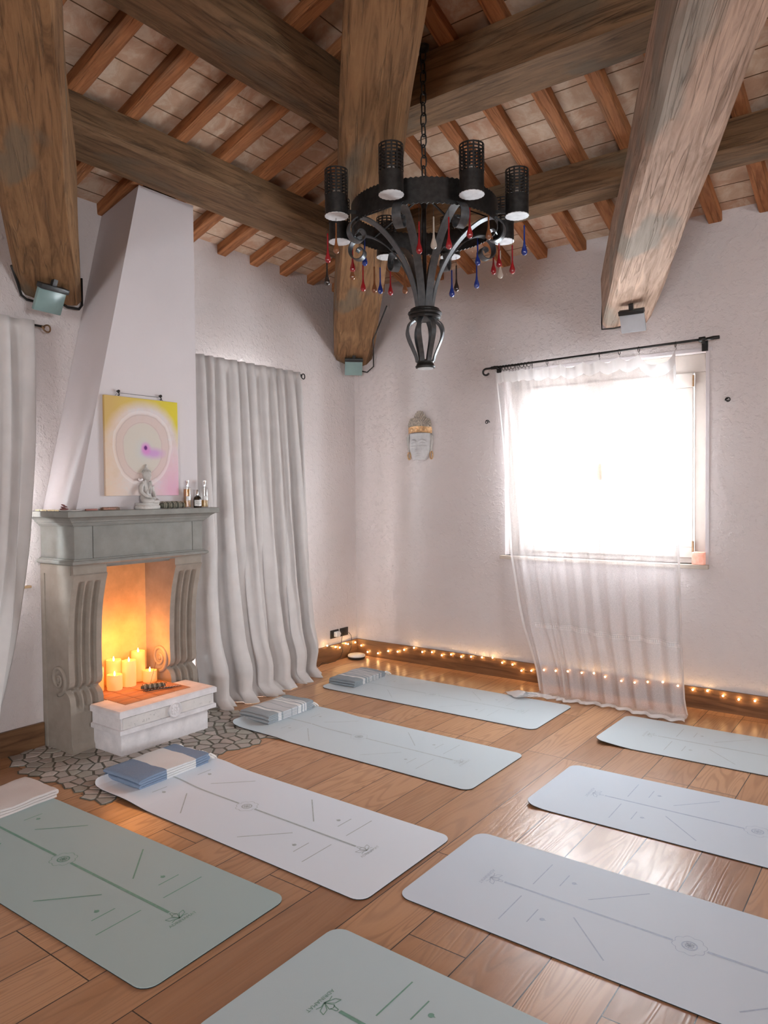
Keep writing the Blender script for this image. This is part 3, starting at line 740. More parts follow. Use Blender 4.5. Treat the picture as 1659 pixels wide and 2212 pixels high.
def towel(label,loc,rz,LA,LB,layers,th,mt,fringe,seed,under=None):
    """LA along local X, LB along local Y (fold at -Y, fringe at +Y)"""
    t=thing('folded_towel',label,'towel',loc,rz,'folded towels on the mats')
    b=MB(); cl=[]   # serpentine centre line in (y,z)
    pitch=th*1.12
    for k in range(layers):
        z=th/2+k*pitch; n=24
        ys=[-LB/2+th+(LB-th*1.5)*i/n for i in range(n+1)]
        if k%2==0: ys=ys[::-1]
        cl+=[(y,z) for y in ys]
        if k<layers-1:
            y_end=ys[-1]; sg=-1 if k%2==0 else 1
            for a in (-60,-30,0,30,60):
                aa=math.radians(a); cl.append((y_end+sg*math.cos(aa)*pitch/2*1.2,z+pitch/2+math.sin(aa)*pitch/2))
    H=layers*pitch; na=16; rings=[]
    for i,(y,z) in enumerate(cl):
        a0=cl[max(i-1,0)]; a1=cl[min(i+1,len(cl)-1)]; d=Vector((a1[0]-a0[0],a1[1]-a0[1])); d=d.normalized() if d.length>0 else Vector((1,0)); n_=Vector((-d.y,d.x))*th/2*.92
        def pt(x,yy,zz):
            u=(x+LA/2)/LA; edge=min(u,1-u); sag=-.08*H*math.exp(-edge/.04)*(zz/H)
            wob=(nz((x*7+seed,yy*6,seed))*.010+nz((x*22+seed,yy*19,seed*2))*.003)*(zz/H)
            return Vector((x+nz((yy*8,zz*60,seed))*.004,yy+nz((x*9,zz*50,seed+3))*.005,max(.0005,zz+sag+wob)))
        xs=[-LA/2+LA*j/na for j in range(na+1)]
        r=[pt(x,y+n_.x,z+n_.y) for x in xs]+[pt(x,y-n_.x,z-n_.y) for x in xs[::-1]]
        rings.append(r)
    b.loft(rings); b.build('cloth',mt,t,smooth=60)
    if fringe:
        f=MB(); random.seed(seed)
        for k in range(18):
            x=-LA/2+LA*(k+.5)/18; z=H*.75*(.6+.4*random.random()); a=random.uniform(-.6,.6); L=random.uniform(.035,.06)
            pts=[(x,LB/2-.012,z),(x+.3*L*a,LB/2+.3*L,z+.004),(x+.7*L*a,LB/2+.7*L,max(.006,z-.012)),(x+L*a,LB/2+L,max(.005,z-.026))]
            f.tube(pts,[.0055,.005,.0065,.0035],6)
        f.build('fringe',M_fringe,t,smooth=True)
    return t
def onmat(x,y,deg,a,b_): 
    r=math.radians(deg); return (x+a*math.cos(r)-b_*math.sin(r), y+a*math.sin(r)+b_*math.cos(r))
p=onmat(.5195,-.7963,-.05,.105,.02); towel('grey towel with pale stripes folded on the back mat beside the window wall',(p[0],p[1],.0075),.03,.255,.43,5,.0085,M_tg,True,3)
p=onmat(.6598,-1.8595,-.51,.085,.035); towel('grey striped towel with knotted fringe folded on the second mat by the curtain',(p[0],p[1],.0155),.02,.27,.45,5,.0105,M_tg2,True,5)
p=onmat(.8474,-2.9783,-.66,.115,.01); towel('blue towel with a broad white band folded on the mat before the hearth',(p[0],p[1],.0205),.03,.30,.47,4,.0125,M_tb,True,8)
p=onmat(.6019,-3.8155,1.03,.085,.03); towel('cream ribbed towel folded on the left edge mat',(p[0],p[1],.0065),.05,.29,.62,3,.0135,M_tw,False,13)

# ------------------------------------------------------------------ heavy curtains on the fireplace wall
def drape(name,label,group,axisfun,nfold,s_top,s_bot,A0,A1,ztop,xb,seed,mat_,puddle=.10,phase=0.0):
    """axisfun(s,z)->y ; curtain in x direction folds"""
    b=MB(); ns=nfold*16; zs=[ztop-(ztop-.10)*i/44 for i in range(45)]+[.075,.05,.032,.02,.012,.010,.009]
    P=[]
    for i,z in enumerate(zs):
        row=[]; t=(ztop-z)/(ztop)
        for j in range(ns+1):
            s=j/ns
            sw=s+.012*math.sin(2*PI*s*3.3+seed)+ .02*t*nz((s*4+seed,z*.6,seed))
            ph=2*PI*(nfold*sw)+phase+ .9*nz((s*3,z*.8+seed,2.2))*t
            A=(A0+(A1-A0)*min(1,t*1.15))*(1+.45*nz((s*6.3,seed,z*.5)))
            c=math.cos(ph); sh=math.copysign(abs(c)**.8,c)
            if z>ztop-.09: sh=math.copysign(abs(c)**.5,c)*.55     # pinch pleat tape
            ph2=2*PI*(nfold*.55*(s+.03*nz((s*2.5,seed*2,z*.5)))+.13*seed)+ .5*nz((z*.7,seed,s*2))
            kt=min(1,t*1.25)
            x=xb(s,z)+A*sh*(1-.62*kt)+A1*1.15*kt**1.3*math.cos(ph2)*(1+.5*nz((s*5,seed+9,z)))+ .014*nz((s*9,z*3,seed+5))*t+.045*math.exp(-((z-.24)/.13)**2)*(.5+.6*math.cos(ph2))
            y=axisfun(s,z)+A*.35*math.sin(2*ph)*(.4+t)*(1-.5*kt)+.02*kt*math.sin(2*ph2)
            zz=z
            if z<.08:
                k=(.08-z)/.07; x+=k*puddle*(.6+.8*abs(nz((s*5+seed,1.7,0))))+.02*k*math.sin(ph*2); zz=.0025+(z-.009)+(.03*abs(nz((s*14,k*2,seed)))*k if z>.0095 else 0)
            x=max(x,.028 if z<.16 else .012)
            row.append(Vector((x,y,zz)))
        P.append(row)
    b.grid(P); o=b.build(name,mat_,None,smooth=True,world=True)
    md=o.modifiers.new('thickness','SOLIDIFY'); md.thickness=.003; md.offset=0
    return tag(o,label,'curtain',group)
def yR(s,z):
    t=max(0,(2.557-z)/2.557); y0=-2.03-.035*t**1.2; y1=-.885+.13*t**.9
    y=y0+(y1-y0)*s; return y-.035*math.sin(PI*min(1,t*1.3))*(1-s)*0
def xR(s,z):
    t=max(0,(2.557-z)/2.557); return .115+.05*t+(.10*t**4)*(1-s)+(.05*t**6)*math.sin(PI*s)
drape('curtain','floor length light grey curtain with pleats to the right of the fireplace','grey pleated curtains',yR,11,0,1,.028,.050,2.557,xR,3.1,M_curtain,.09,.4)
def yL(s,z):
    t=max(0,(2.572-z)/2.572); return -3.165-.02*t-.30*t**2.4-(1-s)*(1.0-.10*t)
def xL(s,z):
    t=max(0,(2.572-z)/2.572); return .125+.05*t
drape('curtain','light grey curtain cut off by the left edge of the photo','grey pleated curtains',yL,8,0,1,.028,.048,2.572,xL,8.7,M_curtain,.06,2.2)

def rod_left(label,y0,y1,z,fin_at,col,brk,x=.072):
    t=thing('curtain_rod',label,'curtain rod',(x,(y0+y1)/2,z))
    b=MB(); b.tube([(x,y0,z),(x,y1,z)],.007,10); b.build('rod',M_iron,t,smooth=True,world=True)
    for fy,sg in fin_at:   # loop finials
        f=MB(); pts=[]
        for k in range(25):
            a=2*PI*k/24; pts.append((x,fy+sg*(.012+.045*(1-math.cos(a))/1.0*.5*1.0),z-.008+.026*math.sin(a)*(.55+.45*(1-math.cos(a))/2)))
        f.tube(pts,.005,8); f.tube([(x,fy,z),(x,fy+sg*.02,z-.006)],.009,8); f.build('finial',col,t,smooth=True,world=True)
    for yb in brk:
        f=MB(); f.box(.005,x+.008,yb-.006,yb+.006,z-.006,z+.012); f.box(.0,.006,yb-.02,yb+.02,z-.03,z+.03,bev=.002)
        f.build('bracket',M_iron,t,world=True)
    return t
rod_left('black rod above the grey curtain right of the chimney, loop finial at its right end',-1.98,-.825,2.545,[(-.825,1)],M_iron,[-.90,-1.95])
rod_left('dark rod with bronze loop finial at the left edge of the photo',-4.5,-3.095,2.560,[(-3.095,1)],M_bronze,[-3.19,-4.4])

# ------------------------------------------------------------------ sheer curtain
HOOKX=[1.535,1.60,1.66,1.72,1.785,1.86,1.985,2.10,2.27,2.40,2.55,2.69,2.945]
def sheer():
    b=MB(); nx=150
    def topz(x):
        for a,c in zip(HOOKX,HOOKX[1:]):
            if a<=x<=c:
                k=(x-a)/(c-a); sag=(c-a)*.34 if c-a>.2 else (c-a)*.22
                return 2.515-sag*(4*k*(1-k))**.8*(1.15-.3*k)
        return 2.515
    zl=[1-.0,.985,.965,.94]+[.92-.92*i/46 for i in range(47)]
    L=[(2.52,1.53),(1.77,1.615),(1.03,1.675),(.48,1.80),(.17,1.915),(.0,1.96)][::-1]
    Rr=[(2.53,2.946),(1.73,2.972),(1.15,2.985),(.44,3.02),(.10,3.06),(.0,3.09)][::-1]
    P=[]
    for i,tz in enumerate(zl):
        row=[]
        for j in range(nx+1):
            s=j/nx; zt=topz(1.535+1.41*s); z=.02+(zt-.02)*tz
            xa=interp(L,z); xb_=interp(Rr,z); t=1-tz
            x=xa+(xb_-xa)*s
            yb=-.085-.05*t-.15*t**5
            fold=.020*math.sin(2*PI*(s*9.5+.25*nz((s*3,z*.5,1)))+.6*z)*(.55+.5*t)+.012*math.sin(2*PI*(s*21)+z)*(1-s)*.9
            y=yb+fold+.01*nz((x*5,z*2,4))
            if t<.07: y+=.012*math.sin(s*60)*(1-t/.07)
            if s<.22 and t>.75: # gathered trailing corner
                k=(t-.75)/.25; x+=.12*k*(1-s/.22)*.4; y+=-.06*k*math.sin(s*26)
            row.append(Vector((x,min(y,-.026),z)))
        P.append(row)
    # hem lying on the floor
    for q,(dy,zz) in enumerate([(.02,.012),(.05,.010),(.08,.014),(.10,.022),(.115,.014),(.12,.007)]):
        row=[]
        for j in range(nx+1):
            s=j/nx; v=P[len(zl)-1][j]
            ext=(1+.25*math.sin(s*9)); kx=0
            if s<.18: kx=-.22*(q/5)*(1-s/.18)**.7; ext*=1.25
            row.append(Vector((v.x+kx+.02*q/5*(s-.4),v.y-dy*ext,zz+.008*abs(nz((s*16,q,3)))+ (.035*math.sin(PI*min(1,s/.15))*(1-abs(q-2.5)/3) if s<.15 else 0))))
        P.append(row)
    b.grid(P); o=b.build('sheer_curtain',M_sheer,None,smooth=True,world=True)
    tag(o,'sheer white voile curtain hanging crooked over the bright window, trailing on the floor','curtain')
    # thick heading band and hems
    h=MB(); rows=[[p+Vector((0,-.003,0)) for p in P[0]],[p+Vector((0,-.003,0)) for p in P[1]],[p+Vector((0,-.003,0)) for p in P[2]]]
    h.grid(rows); h.build('heading_tape',M_lace,o,smooth=True)
    h=MB(); k=len(P)-4; h.grid([[p+Vector((0,-.002,.003)) for p in P[k]],[p+Vector((0,-.002,.003)) for p in P[k+1]],[p+Vector((0,-.002,.003)) for p in P[k+2]],[p+Vector((0,-.002,.003)) for p in P[k+3]]]); h.build('bottom_hem',M_lace,o,smooth=True)
    for jj in (0,nx):
        h=MB(); sg=1 if jj==0 else -1; h.grid([[P[i][jj]+Vector((0,-.002,0)) for i in range(len(zl))],[P[i][jj+sg*2]+Vector((0,-.002,0)) for i in range(len(zl))]]); h.build('side_hem',M_lace,o,smooth=True)
    # ladder hem stitch
    h=MB(); n=110
    def at(s,z):
        j=min(nx-1,int(s*nx)); f=s*nx-j
        for i in range(len(zl)-1):
            if P[i+1][j].z<=z<=P[i][j].z:
                k=(z-P[i+1][j].z)/(P[i][j].z-P[i+1][j].z+1e-9); a=P[i+1][j].lerp(P[i][j],k); c=P[i+1][j+1].lerp(P[i][j+1],k); return a.lerp(c,f)
        return P[-8][j]
    for k in range(n):
        s=.10+.90*k/n; z=.510-.045*s-.01*math.sin(s*14)*.6
        a=at(s,z); c=at(min(1,s+.0045),z); d=Vector((0,-.004,0)); hh=Vector((0,0,.010))
        h.add([a+d-hh,c+d-hh,c+d+hh,a+d+hh],[(0,1,2,3)])
    for dz in (-.015,.015):
        h.grid([[at(.10+.9*k/60,.510-.045*(.10+.9*k/60)-.006*math.sin((.10+.9*k/60)*14)+dz)+Vector((0,-.004,0)) for k in range(61)],[at(.10+.9*k/60,.510-.045*(.10+.9*k/60)-.006*math.sin((.10+.9*k/60)*14)+dz+.002)+Vector((0,-.004,0)) for k in range(61)]])
    h.build('hem_stitch',M_lace,o)
sheer()
b=MB(); b.box(2.80,3.06,-.36,-.24,.0004,.004,Matrix.Translation((2.93,-.3,0))@Matrix.Rotation(.08,4,'Z')@Matrix.Translation((-2.93,.3,0)),bev=.001)
tag(b.build('paper_sheet',M_lace,off=(2.93,-.3,0)),'flat white sheet peeking out on the floor from under the sheer curtain','sheet')

t=thing('curtain_rod','thin black iron rod with rings above the sheer curtain','curtain rod',(2.3,-.085,2.56))
def rz_(x): return 2.545+(x-1.45)*.014
b=MB(); b.tube([(1.45,-.085,rz_(1.45)),(3.16,-.085,rz_(3.16))],.0085,10); b.build('rod',M_iron,t,smooth=True,world=True)
b=MB(); pts=[]
for k in range(20):
    a=PI*.5+PI*1.35*k/19; pts.append((1.452+.028*math.cos(a),-.085,rz_(1.45)-.026+.026*math.sin(a)))
b.tube(pts,.008); b.tube([(1.50,-.085,rz_(1.5)),(1.56,-.085,rz_(1.56))],.013,8); b.build('finial',M_iron,t,smooth=True,world=True)
b=MB(); b.tube([(3.10,-.085,rz_(3.1)),(3.14,-.085,rz_(3.14))],.018,8); b.tube([(3.15,-.085,rz_(3.15)),(3.19,-.085,rz_(3.19)),(3.23,-.085,rz_(3.23))],[.009,.014,.012]); b.build('finial',M_iron,t,smooth=True,world=True)
for xb in (1.53,3.12):
    b=MB(); b.box(xb-.006,xb+.006,-.09,-.01,2.545,2.56); b.box(xb-.02,xb+.02,-.012,.0,2.50,2.57,bev=.002)
    b.build('bracket',M_iron,t,world=True)
random.seed(5)
RX_=[1.56,1.585,1.61,1.635,1.66,1.69,1.715,1.74,1.77,1.80,1.83,1.86,1.985,2.40,2.55,2.69,2.945]
for x in RX_:
    b=MB(); c=Vector((x,-.085,rz_(x)-.010)); a0=random.uniform(-.5,.5) ; pts=[]
    for k in range(16):
        a=2*PI*k/16; pts.append(c+Vector((math.sin(a0)*.019*math.cos(a),math.cos(a0)*.019*math.cos(a),.019*math.sin(a))))
    b.tube(pts,.0022,6,closed=True); b.tube([c+Vector((0,0,-.019)),c+Vector((.006,0,-.030)),c+Vector((0,0,-.038))],.0015,5)
    b.build('curtain_ring',M_iron,t,smooth=True,world=True)

# ------------------------------------------------------------------ wall bits by the window
def wall_hook(label,x,z,flip):
    b=MB(); pts=[]
    for k in range(22):
        a=k/21*PI*2.6; r=.018*(1-.6*k/21); pts.append((x+flip*r*math.cos(a),-.012-.012*(k/21),z+r*math.sin(a)))
    b.tube([(x+flip*.018,0.002,z)]+pts,.0035,6); b.lathe([(.010,-.004),(.010,.0)],10,(x,0,z),Matrix.Rotation(PI/2,4,'X'))
    tag(b.build('wall_hook',M_iron,smooth=True,world=False,off=(x,0,z)),label,'hook','curled iron tieback hooks')
wall_hook('small curled black tieback hook on the wall left of the sheer curtain',1.42,2.117,1)
wall_hook('small curled black tieback hook on the wall right of the window',3.27,2.151,-1)

def m_salt():
    t=NT('pink rock salt'); v=t.tex('Object'); n=t.noise(v,22,5,.6,.5); c=t.ramp(n,[(.3,(.80,.32,.22)),(.6,(.88,.52,.44)),(.8,(.90,.70,.64))])
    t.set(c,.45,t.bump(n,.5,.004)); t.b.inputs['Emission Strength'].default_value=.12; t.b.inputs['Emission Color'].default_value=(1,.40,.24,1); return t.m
b=MB(); b.box(-.043,.043,-.032,.032,0,.088,bev=.008)
o=b.build('salt_candle_holder',m_salt(),smooth=40); o.location=(3.085,-.0,1.0155); o.rotation_euler=(0,0,-.15); tag(o,'pink rock salt block glowing on the right end of the window sill','candle holder')

# ------------------------------------------------------------------ Buddha mask on the window wall
def mask():
    t=thing('buddha_mask','white and gold Buddha face mask hung on the window wall below the chandelier','mask',(.75,0,1.825))
    b=MB(); nx,nz_=56,64
    def depth(u,v): # u -1..1, v 0..1 chin to headband
        w=.62+.38*math.sin(min(1,v*1.35+.12)*PI/2) if v<.75 else 1.0
        e=u/ w
        if abs(e)>=1: return 0
        base=.062*(1-e*e)**.5*(.75+.25*math.sin(PI*min(1,v+.1)))
        g=lambda cx,cz,sx,sz,h: h*math.exp(-((u-cx)/sx)**2-((v-cz)/sz)**2)
        base+=g(0,.42,.07,.20,.018)+g(0,.345,.14,.05,.016)
        for s in (-1,1):
            base+=g(.40*s,.60,.20,.055,.012)-g(.40*s,.545,.22,.022,.010)+g(.40*s,.50,.22,.03,.006)
            base+=.010*math.exp(-((v-(.735-.35*(abs(u)-.38)**2*2))/.025)**2)*math.exp(-((abs(u)-.38)/.28)**4)
            base+=g(.42*s,.32,.2,.12,.006)
        base+=g(0,.205,.22,.022,.011)+g(0,.155,.18,.025,.011)-g(0,.18,.24,.010,.007)+g(0,.03,.18,.06,.008)
        return base
    W_=.118; H_=.235; P=[]
    for i in range(nz_+1):
        v=i/nz_; row=[]
        w=(.50+.50*math.sin(min(1,(v+.03)*1.55)*PI/2))
        for j in range(nx+1):
            u=(2*j/nx-1)*w
            row.append(Vector((u*W_,-max(.003,depth(u,v)*(1 if abs(u)<w*.999 else 0)),v*H_)))
        P.append(row)
    b.grid(P); b.build('face',M_mask,t,smooth=True)
    # headband
    b=MB(); P=[]
    for i in range(5):
        row=[]
        for j in range(31):
            u=2*j/30-1; d=.070*math.sqrt(max(0,1-u*u*.98))+ (.004 if i in(0,4) else 0); row.append(Vector((u*.124,-max(.003,d),H_-.006+.055*i/4+ .012*(1-u*u))))
        P.append(row)
    b.grid(P)
    for k in (-.05,0,.05,.085): b.lathe([(.012,0),(.014,.004),(.008,.006)],12,(k,-.070*math.sqrt(1-(k/.124)**2)-.001,H_+.03),Matrix.Rotation(PI/2,4,'X'))
    b.build('headband',M_gold,t,smooth=50)
    # hair of rows of curls
    b=MB(); P=[]
    def hw(z):
        if z<.075: return .122*math.sqrt(max(0,1-(z/.10)**2*.55))
        return .062*math.sqrt(max(.02,1-((z-.075)/.062)**2))+.006*math.exp(-(z-.075)*120)
    rows=13
    for i in range(rows):
        z=.006+.120*i/(rows-1); w=hw(z); n=max(3,int(w*2/.0165))
        for k in range(n+1):
            u=(2*(k+.5*(i%2))/ (n+.5) -1)
            if abs(u)>.97: continue
            d=(.070 if z<.075 else .045)*math.sqrt(1-u*u)*(1-.35*z/.12)
            b.sphere((u*w,-d,H_+.055+z+.010*(1-u*u)),.0088,7,5,(1,.9,1))
    core=MB()
    for i in range(12):
        z=.125*i/12; w=hw(z)*.96
        core_r=[Vector((w*math.sin(a)*1.0,-.002-(.066 if z<.075 else .042)*math.cos(a)*(1-.35*z/.12),H_+.05+z)) for a in [-PI/2+PI*k/12 for k in range(13)]]
        P.append(core_r)
    b.grid(P); b.build('hair_curls',M_silverleaf,t,smooth=True)
    for s in (-1,1):
        b=MB(); pts=[(s*.112,-.012,H_-.01),(s*.128,-.016,H_-.03),(s*.126,-.016,.15),(s*.118,-.014,.10),(s*.116,-.012,.07)]
        b.tube(pts,[.008,.013,.012,.009,.009],8); b.tube([(s*.106,-.012,.18),(s*.112,-.018,.12),(s*.108,-.012,.09)],.007,6); e=b.build('ear',M_white_st,t,smooth=True)
        b=MB(); q=[(s*.116,-.012,.075)]
        for k in range(14):
            a=PI/2+2*PI*k/13; q.append((s*.118+.014*math.cos(a)*s,-.014,.040+.034*math.sin(a)))
        b.tube(q,.006,8); b.build('earlobe',M_gold,e,smooth=True)
    return t
mask()

# ------------------------------------------------------------------ painting over the mantel
def painting():
    t=thing('painting','unframed pastel abstract painting of a purple spiral hung on the chimney hood','painting',(.372,-2.620,1.535))
    m=NT('pastel abstract canvas'); v=m.tex('Object'); sp=m.new('ShaderNodeSeparateXYZ'); m.link(v,sp.inputs[0])
    Y=sp.outputs[1]; Z=sp.outputs[2]     # Y -.268..+.268 ; Z 0...61
    wob=m.noise(v,3.5,2,.5,.4); wob2=m.noise(v,11,4,.6,1.5)
    def dist(cy,cz,sy,sz):
        a=m.math('DIVIDE',m.math('SUBTRACT',m.math('ADD',Y,m.math('MULTIPLY_ADD',wob2,.016,-.008)),cy),sy); c=m.math('DIVIDE',m.math('SUBTRACT',Z,cz),sz)
        return m.math('ADD',m.math('SQRT',m.math('ADD',m.math('POWER',a,2),m.math('POWER',c,2))),m.math('MULTIPLY_ADD',wob,.30,-.15))
    base=m.ramp(wob2,[(.3,(.66,.56,.50)),(.5,(.70,.60,.58)),(.7,(.66,.63,.63))])
    right=m.ramp(m.math('ADD',Y,m.math('MULTIPLY_ADD',wob,.3,-.15)),[(0.0,(0,0,0)),(.22,(1,1,1))])
    low=m.ramp(Z,[(.05,(1,1,1)),(.38,(0,0,0))])
    c=m.mix(m.math('MULTIPLY',m.math('MULTIPLY',right,low),.8),base,(.72,.36,.50))
    left_low=m.ramp(m.math('ADD',Y,.27),[(.0,(1,1,1)),(.22,(0,0,0))]); c=m.mix(m.math('MULTIPLY',left_low,.55),c,(.75,.50,.26))
    corner=dist(.0,.27,.30,.34)
    top=m.ramp(Z,[(.26,(0,0,0)),(.46,(1,1,1))])
    yel=m.math('MULTIPLY',m.ramp(corner,[(.82,(0,0,0)),(1.05,(1,1,1))]),top)
    c=m.mix(yel,c,m.ramp(m.math('ADD',m.math('MULTIPLY',Y,1.8),.5),[(.1,(.62,.42,.15)),(.9,(.68,.56,.05))]))
    halo=dist(.0,.30,.215,.235)
    c=m.mix(m.math('MULTIPLY',m.ramp(halo,[(.86,(0,0,0)),(1.0,(1,1,1)),(1.08,(1,1,1)),(1.30,(0,0,0))]),.6),c,(.80,.73,.70))
    c=m.mix(m.math('MULTIPLY',m.ramp(halo,[(.86,(1,1,1)),(.94,(0,0,0))]),.75),c,(.64,.50,.45))
    c=m.mix(m.math('MULTIPLY',m.ramp(halo,[(.86,(0,0,0)),(.885,(1,1,1)),(.91,(0,0,0))]),.5),c,(.45,.33,.30))
    inn=dist(.0,.295,.145,.165)
    c=m.mix(m.math('MULTIPLY',m.ramp(inn,[(.90,(1,1,1)),(1.0,(0,0,0))]),.8),c,(.62,.58,.50))
    c=m.mix(m.math('MULTIPLY',m.ramp(inn,[(.95,(0,0,0)),(.98,(1,1,1)),(1.01,(0,0,0))]),.5),c,(.48,.34,.34))
    grey=dist(.01,.285,.085,.09)
    c=m.mix(m.math('MULTIPLY',m.ramp(grey,[(.3,(1,1,1)),(1.0,(0,0,0))]),.7),c,(.55,.58,.56))
    c=m.mix(m.math('MULTIPLY',m.ramp(dist(.075,.27,.11,.045),[(.3,(1,1,1)),(1.0,(0,0,0))]),.85),c,(.58,.30,.60))
    c=m.mix(m.math('MULTIPLY',m.ramp(dist(.02,.295,.045,.05),[(.5,(1,1,1)),(1.0,(0,0,0))]),.9),c,(.66,.26,.58))
    core=dist(.018,.302,.016,.019)
    c=m.mix(m.ramp(core,[(.5,(1,1,1)),(1.0,(0,0,0))]),c,(.12,.02,.16))
    m.set(c,.7,m.bump(wob2,.15,.002),0,.2)
    b=MB(); b.box(0,.018,-.268,.268,0,.610,bev=.002); b.build('canvas',m.m,t)
    b=MB(); b.tube([(.006,-.19,.608),(.008,-.168,.632),(.008,.140,.632),(.006,.168,.608)],.0011,5); b.build('hanging_wire',M_cable,t)
painting()
for y,lab in ((-2.785,'small black nail hook above the left side of the painting'),(-2.478,'small black nail hook above the right side of the painting')):
    b=MB(); b.tube([(.0,0,.012),(.014,0,.010)],.006,8); b.sphere((.016,0,.011),.009,8,6); b.tube([(.010,0,.006),(.016,.004,-.008),(.010,.006,-.014),(.005,.0,-.010)],.003,6)
    tag(b.build('nail_hook',M_iron,smooth=True,off=(0,0,0)),lab,'hook','picture nails'); o=bpy.context.scene.objects[-1] if False else COL.objects[-1]; o.location=(.370,y,2.165)

# ------------------------------------------------------------------ seated Buddha statue
def skin(name,mat_,parent,verts,edges,radii,sub=2,root=0,smooth=True):
    me=bpy.data.meshes.new(name); me.from_pydata([Vector(v) for v in verts],edges,[]); me.materials.append(mat_)
    o=bpy.data.objects.new(name,me); COL.objects.link(o)
    if parent: o.parent=parent
    o.modifiers.new('skin','SKIN')
    if not me.skin_vertices: me.attributes  # layer is created with the modifier
    lay=me.skin_vertices[0] if me.skin_vertices else None
    if lay is None:
        bpy.context.view_layer.objects.active=o
        bpy.ops.mesh.customdata_skin_add(); lay=me.skin_vertices[0]
    for i,r in enumerate(radii):
        lay.data[i].radius=(r,r) if not isinstance(r,tuple) else r
        lay.data[i].use_root=(i==root)
    o.modifiers['skin'].use_smooth_shade=True
    s=o.modifiers.new('sub','SUBSURF'); s.levels=sub; s.render_levels=sub
    return o
def buddha():
    t=thing('buddha_statue','small white seated meditating Buddha statue on the mantel before the painting','statue',(.40,-2.605,1.4505),.28)
    b=MB()
    def ov(z,a,c): return [Vector((a*math.copysign(abs(math.cos(q))**.7,math.cos(q))+.003,c*math.copysign(abs(math.sin(q))**.7,math.sin(q)),z)) for q in [2*PI*k/28 for k in range(28)]]
    b.loft([ov(0,.050,.086),ov(.004,.053,.090),ov(.018,.053,.090),ov(.023,.049,.084),ov(.026,.047,.081),ov(.030,.050,.085),ov(.038,.049,.084)]); b.build('plinth',M_white_st,t,smooth=40)
    V=[(-.012,0,.062),(-.014,0,.095),(-.010,0,.130),(-.010,0,.160),(-.006,0,.180),(-.002,0,.195),           # 0 pelvis ..5 neck
       (-.010,-.030,.160),(-.004,-.050,.140),(.004,-.058,.105),(.030,-.036,.078),(.046,-.006,.072),          # right arm
       (-.010,.030,.160),(-.004,.050,.140),(.004,.058,.105),(.030,.036,.078),(.048,.008,.070),               # left arm
       (.006,-.040,.056),(.034,-.066,.050),(.050,-.020,.050),(.044,.022,.050),                               # right leg
       (.006,.040,.056),(.030,.068,.048),(.055,.030,.046),(.050,-.015,.046)]
    E=[(0,1),(1,2),(2,3),(3,4),(4,5),(3,6),(6,7),(7,8),(8,9),(9,10),(3,11),(11,12),(12,13),(13,14),(14,15),(0,16),(16,17),(17,18),(18,19),(0,20),(20,21),(21,22),(22,23)]
    Rr=[.034,.027,.032,.032,.014,.013,.018,.0145,.012,.010,.009,.018,.0145,.012,.010,.009,.024,.017,.014,.010,.024,.017,.014,.010]
    skin('body',M_white_st,t,V,E,Rr)
    h=MB(); hc=Vector((.003,0,.212))
    P=[]
    for i in range(19):
        a=PI*i/18; row=[]
        for k in range(25):
            q=2*PI*k/24; d=Vector((math.sin(a)*math.cos(q),math.sin(a)*math.sin(q),math.cos(a)))
            r=.0265; 
            f=max(0,d.x)
            r2v=Vector((d.x*r*1.02,d.y*r*.90,d.z*r*1.28))
            if f>0:
                r2v.x+=.0055*math.exp(-((d.y)/.13)**2-((d.z+.05)/.26)**2)*f
                for s in (-1,1): r2v.x-=.0022*math.exp(-((d.y-s*.36)/.2)**2-((d.z-.10)/.12)**2); r2v.x+=.0014*math.exp(-((d.y-s*.36)/.25)**2-((d.z-.27)/.07)**2)
                r2v.x+=.0024*math.exp(-((d.y)/.28)**2-((d.z+.46)/.09)**2)+.0018*math.exp(-((d.y)/.25)**2-((d.z+.82)/.14)**2)
            row.append(hc+r2v)
        P.append(row)
    h.grid(P)
    for s in (-1,1): h.tube([(.0,s*.0240,.226),(-.001,s*.0262,.212),(.0,s*.0250,.190)],[.0035,.004,.0035],6)
    h.build('head',M_white_st,t,smooth=True)
    c=MB(); c.sphere((-.003,0,.223),.0295,16,10,(1,.96,.85))
    for i in range(5):
        for k in range(12):
            a=2*PI*(k+.5*(i%2))/12; rr_=.0285*math.cos(i*.26); zz=.228+.0245*math.sin(i*.26)
            if math.cos(a)>.75 and i==0: continue
            c.sphere((-.003+rr_*math.cos(a),rr_*math.sin(a),zz),.0034,6,4)
    c.lathe([(.018,.242),(.016,.252),(.012,.258),(.008,.262),(.0068,.267),(.0082,.272),(.006,.277),(.003,.281),(.0005,.284)],14,(-.003,0,0)); c.build('crown',M_white_st,t,smooth=50)
    d=MB(); d.strip([(.022,.012,.180),(.027,.010,.160),(.028,.008,.140),(.026,.006,.118),(.022,.004,.095)],(0,1,0),.009,.003); d.tube([(-.02,.034,.178),(.012,.022,.172),(.026,-.010,.135),(.022,-.034,.105)],.0022,6)
    d.build('robe_sash',M_white_st,t,smooth=True)
    hd=MB()
    for s in (-1,1):
        for f in range(4): hd.tube([(.040+.003*f,-.012*s,.072+.002*s),(.050+.003*f,.004*s,.071+.002*s),(.050+.002*f,.016*s,.074+.002*s)],.0028,6)
    hd.build('hands',M_white_st,t,smooth=True)
    b=MB(); 
    return t
buddha()
b=MB(); 
for k in range(14):
    a=2*PI*k/14; b.sphere((.006*math.cos(a)*1.2,.011*math.sin(a),.004*math.sin(a*2)),.006,7,5)
b.sphere((0,0,0),.011,10,7,(.7,1,.7)); o=b.build('flower',plain('white paper flower',(.86,.80,.80),.8),smooth=True); o.location=(.405,-2.655,1.635); tag(o,'tiny pinkish white blossom tucked at the shoulder of the Buddha statue','flower')

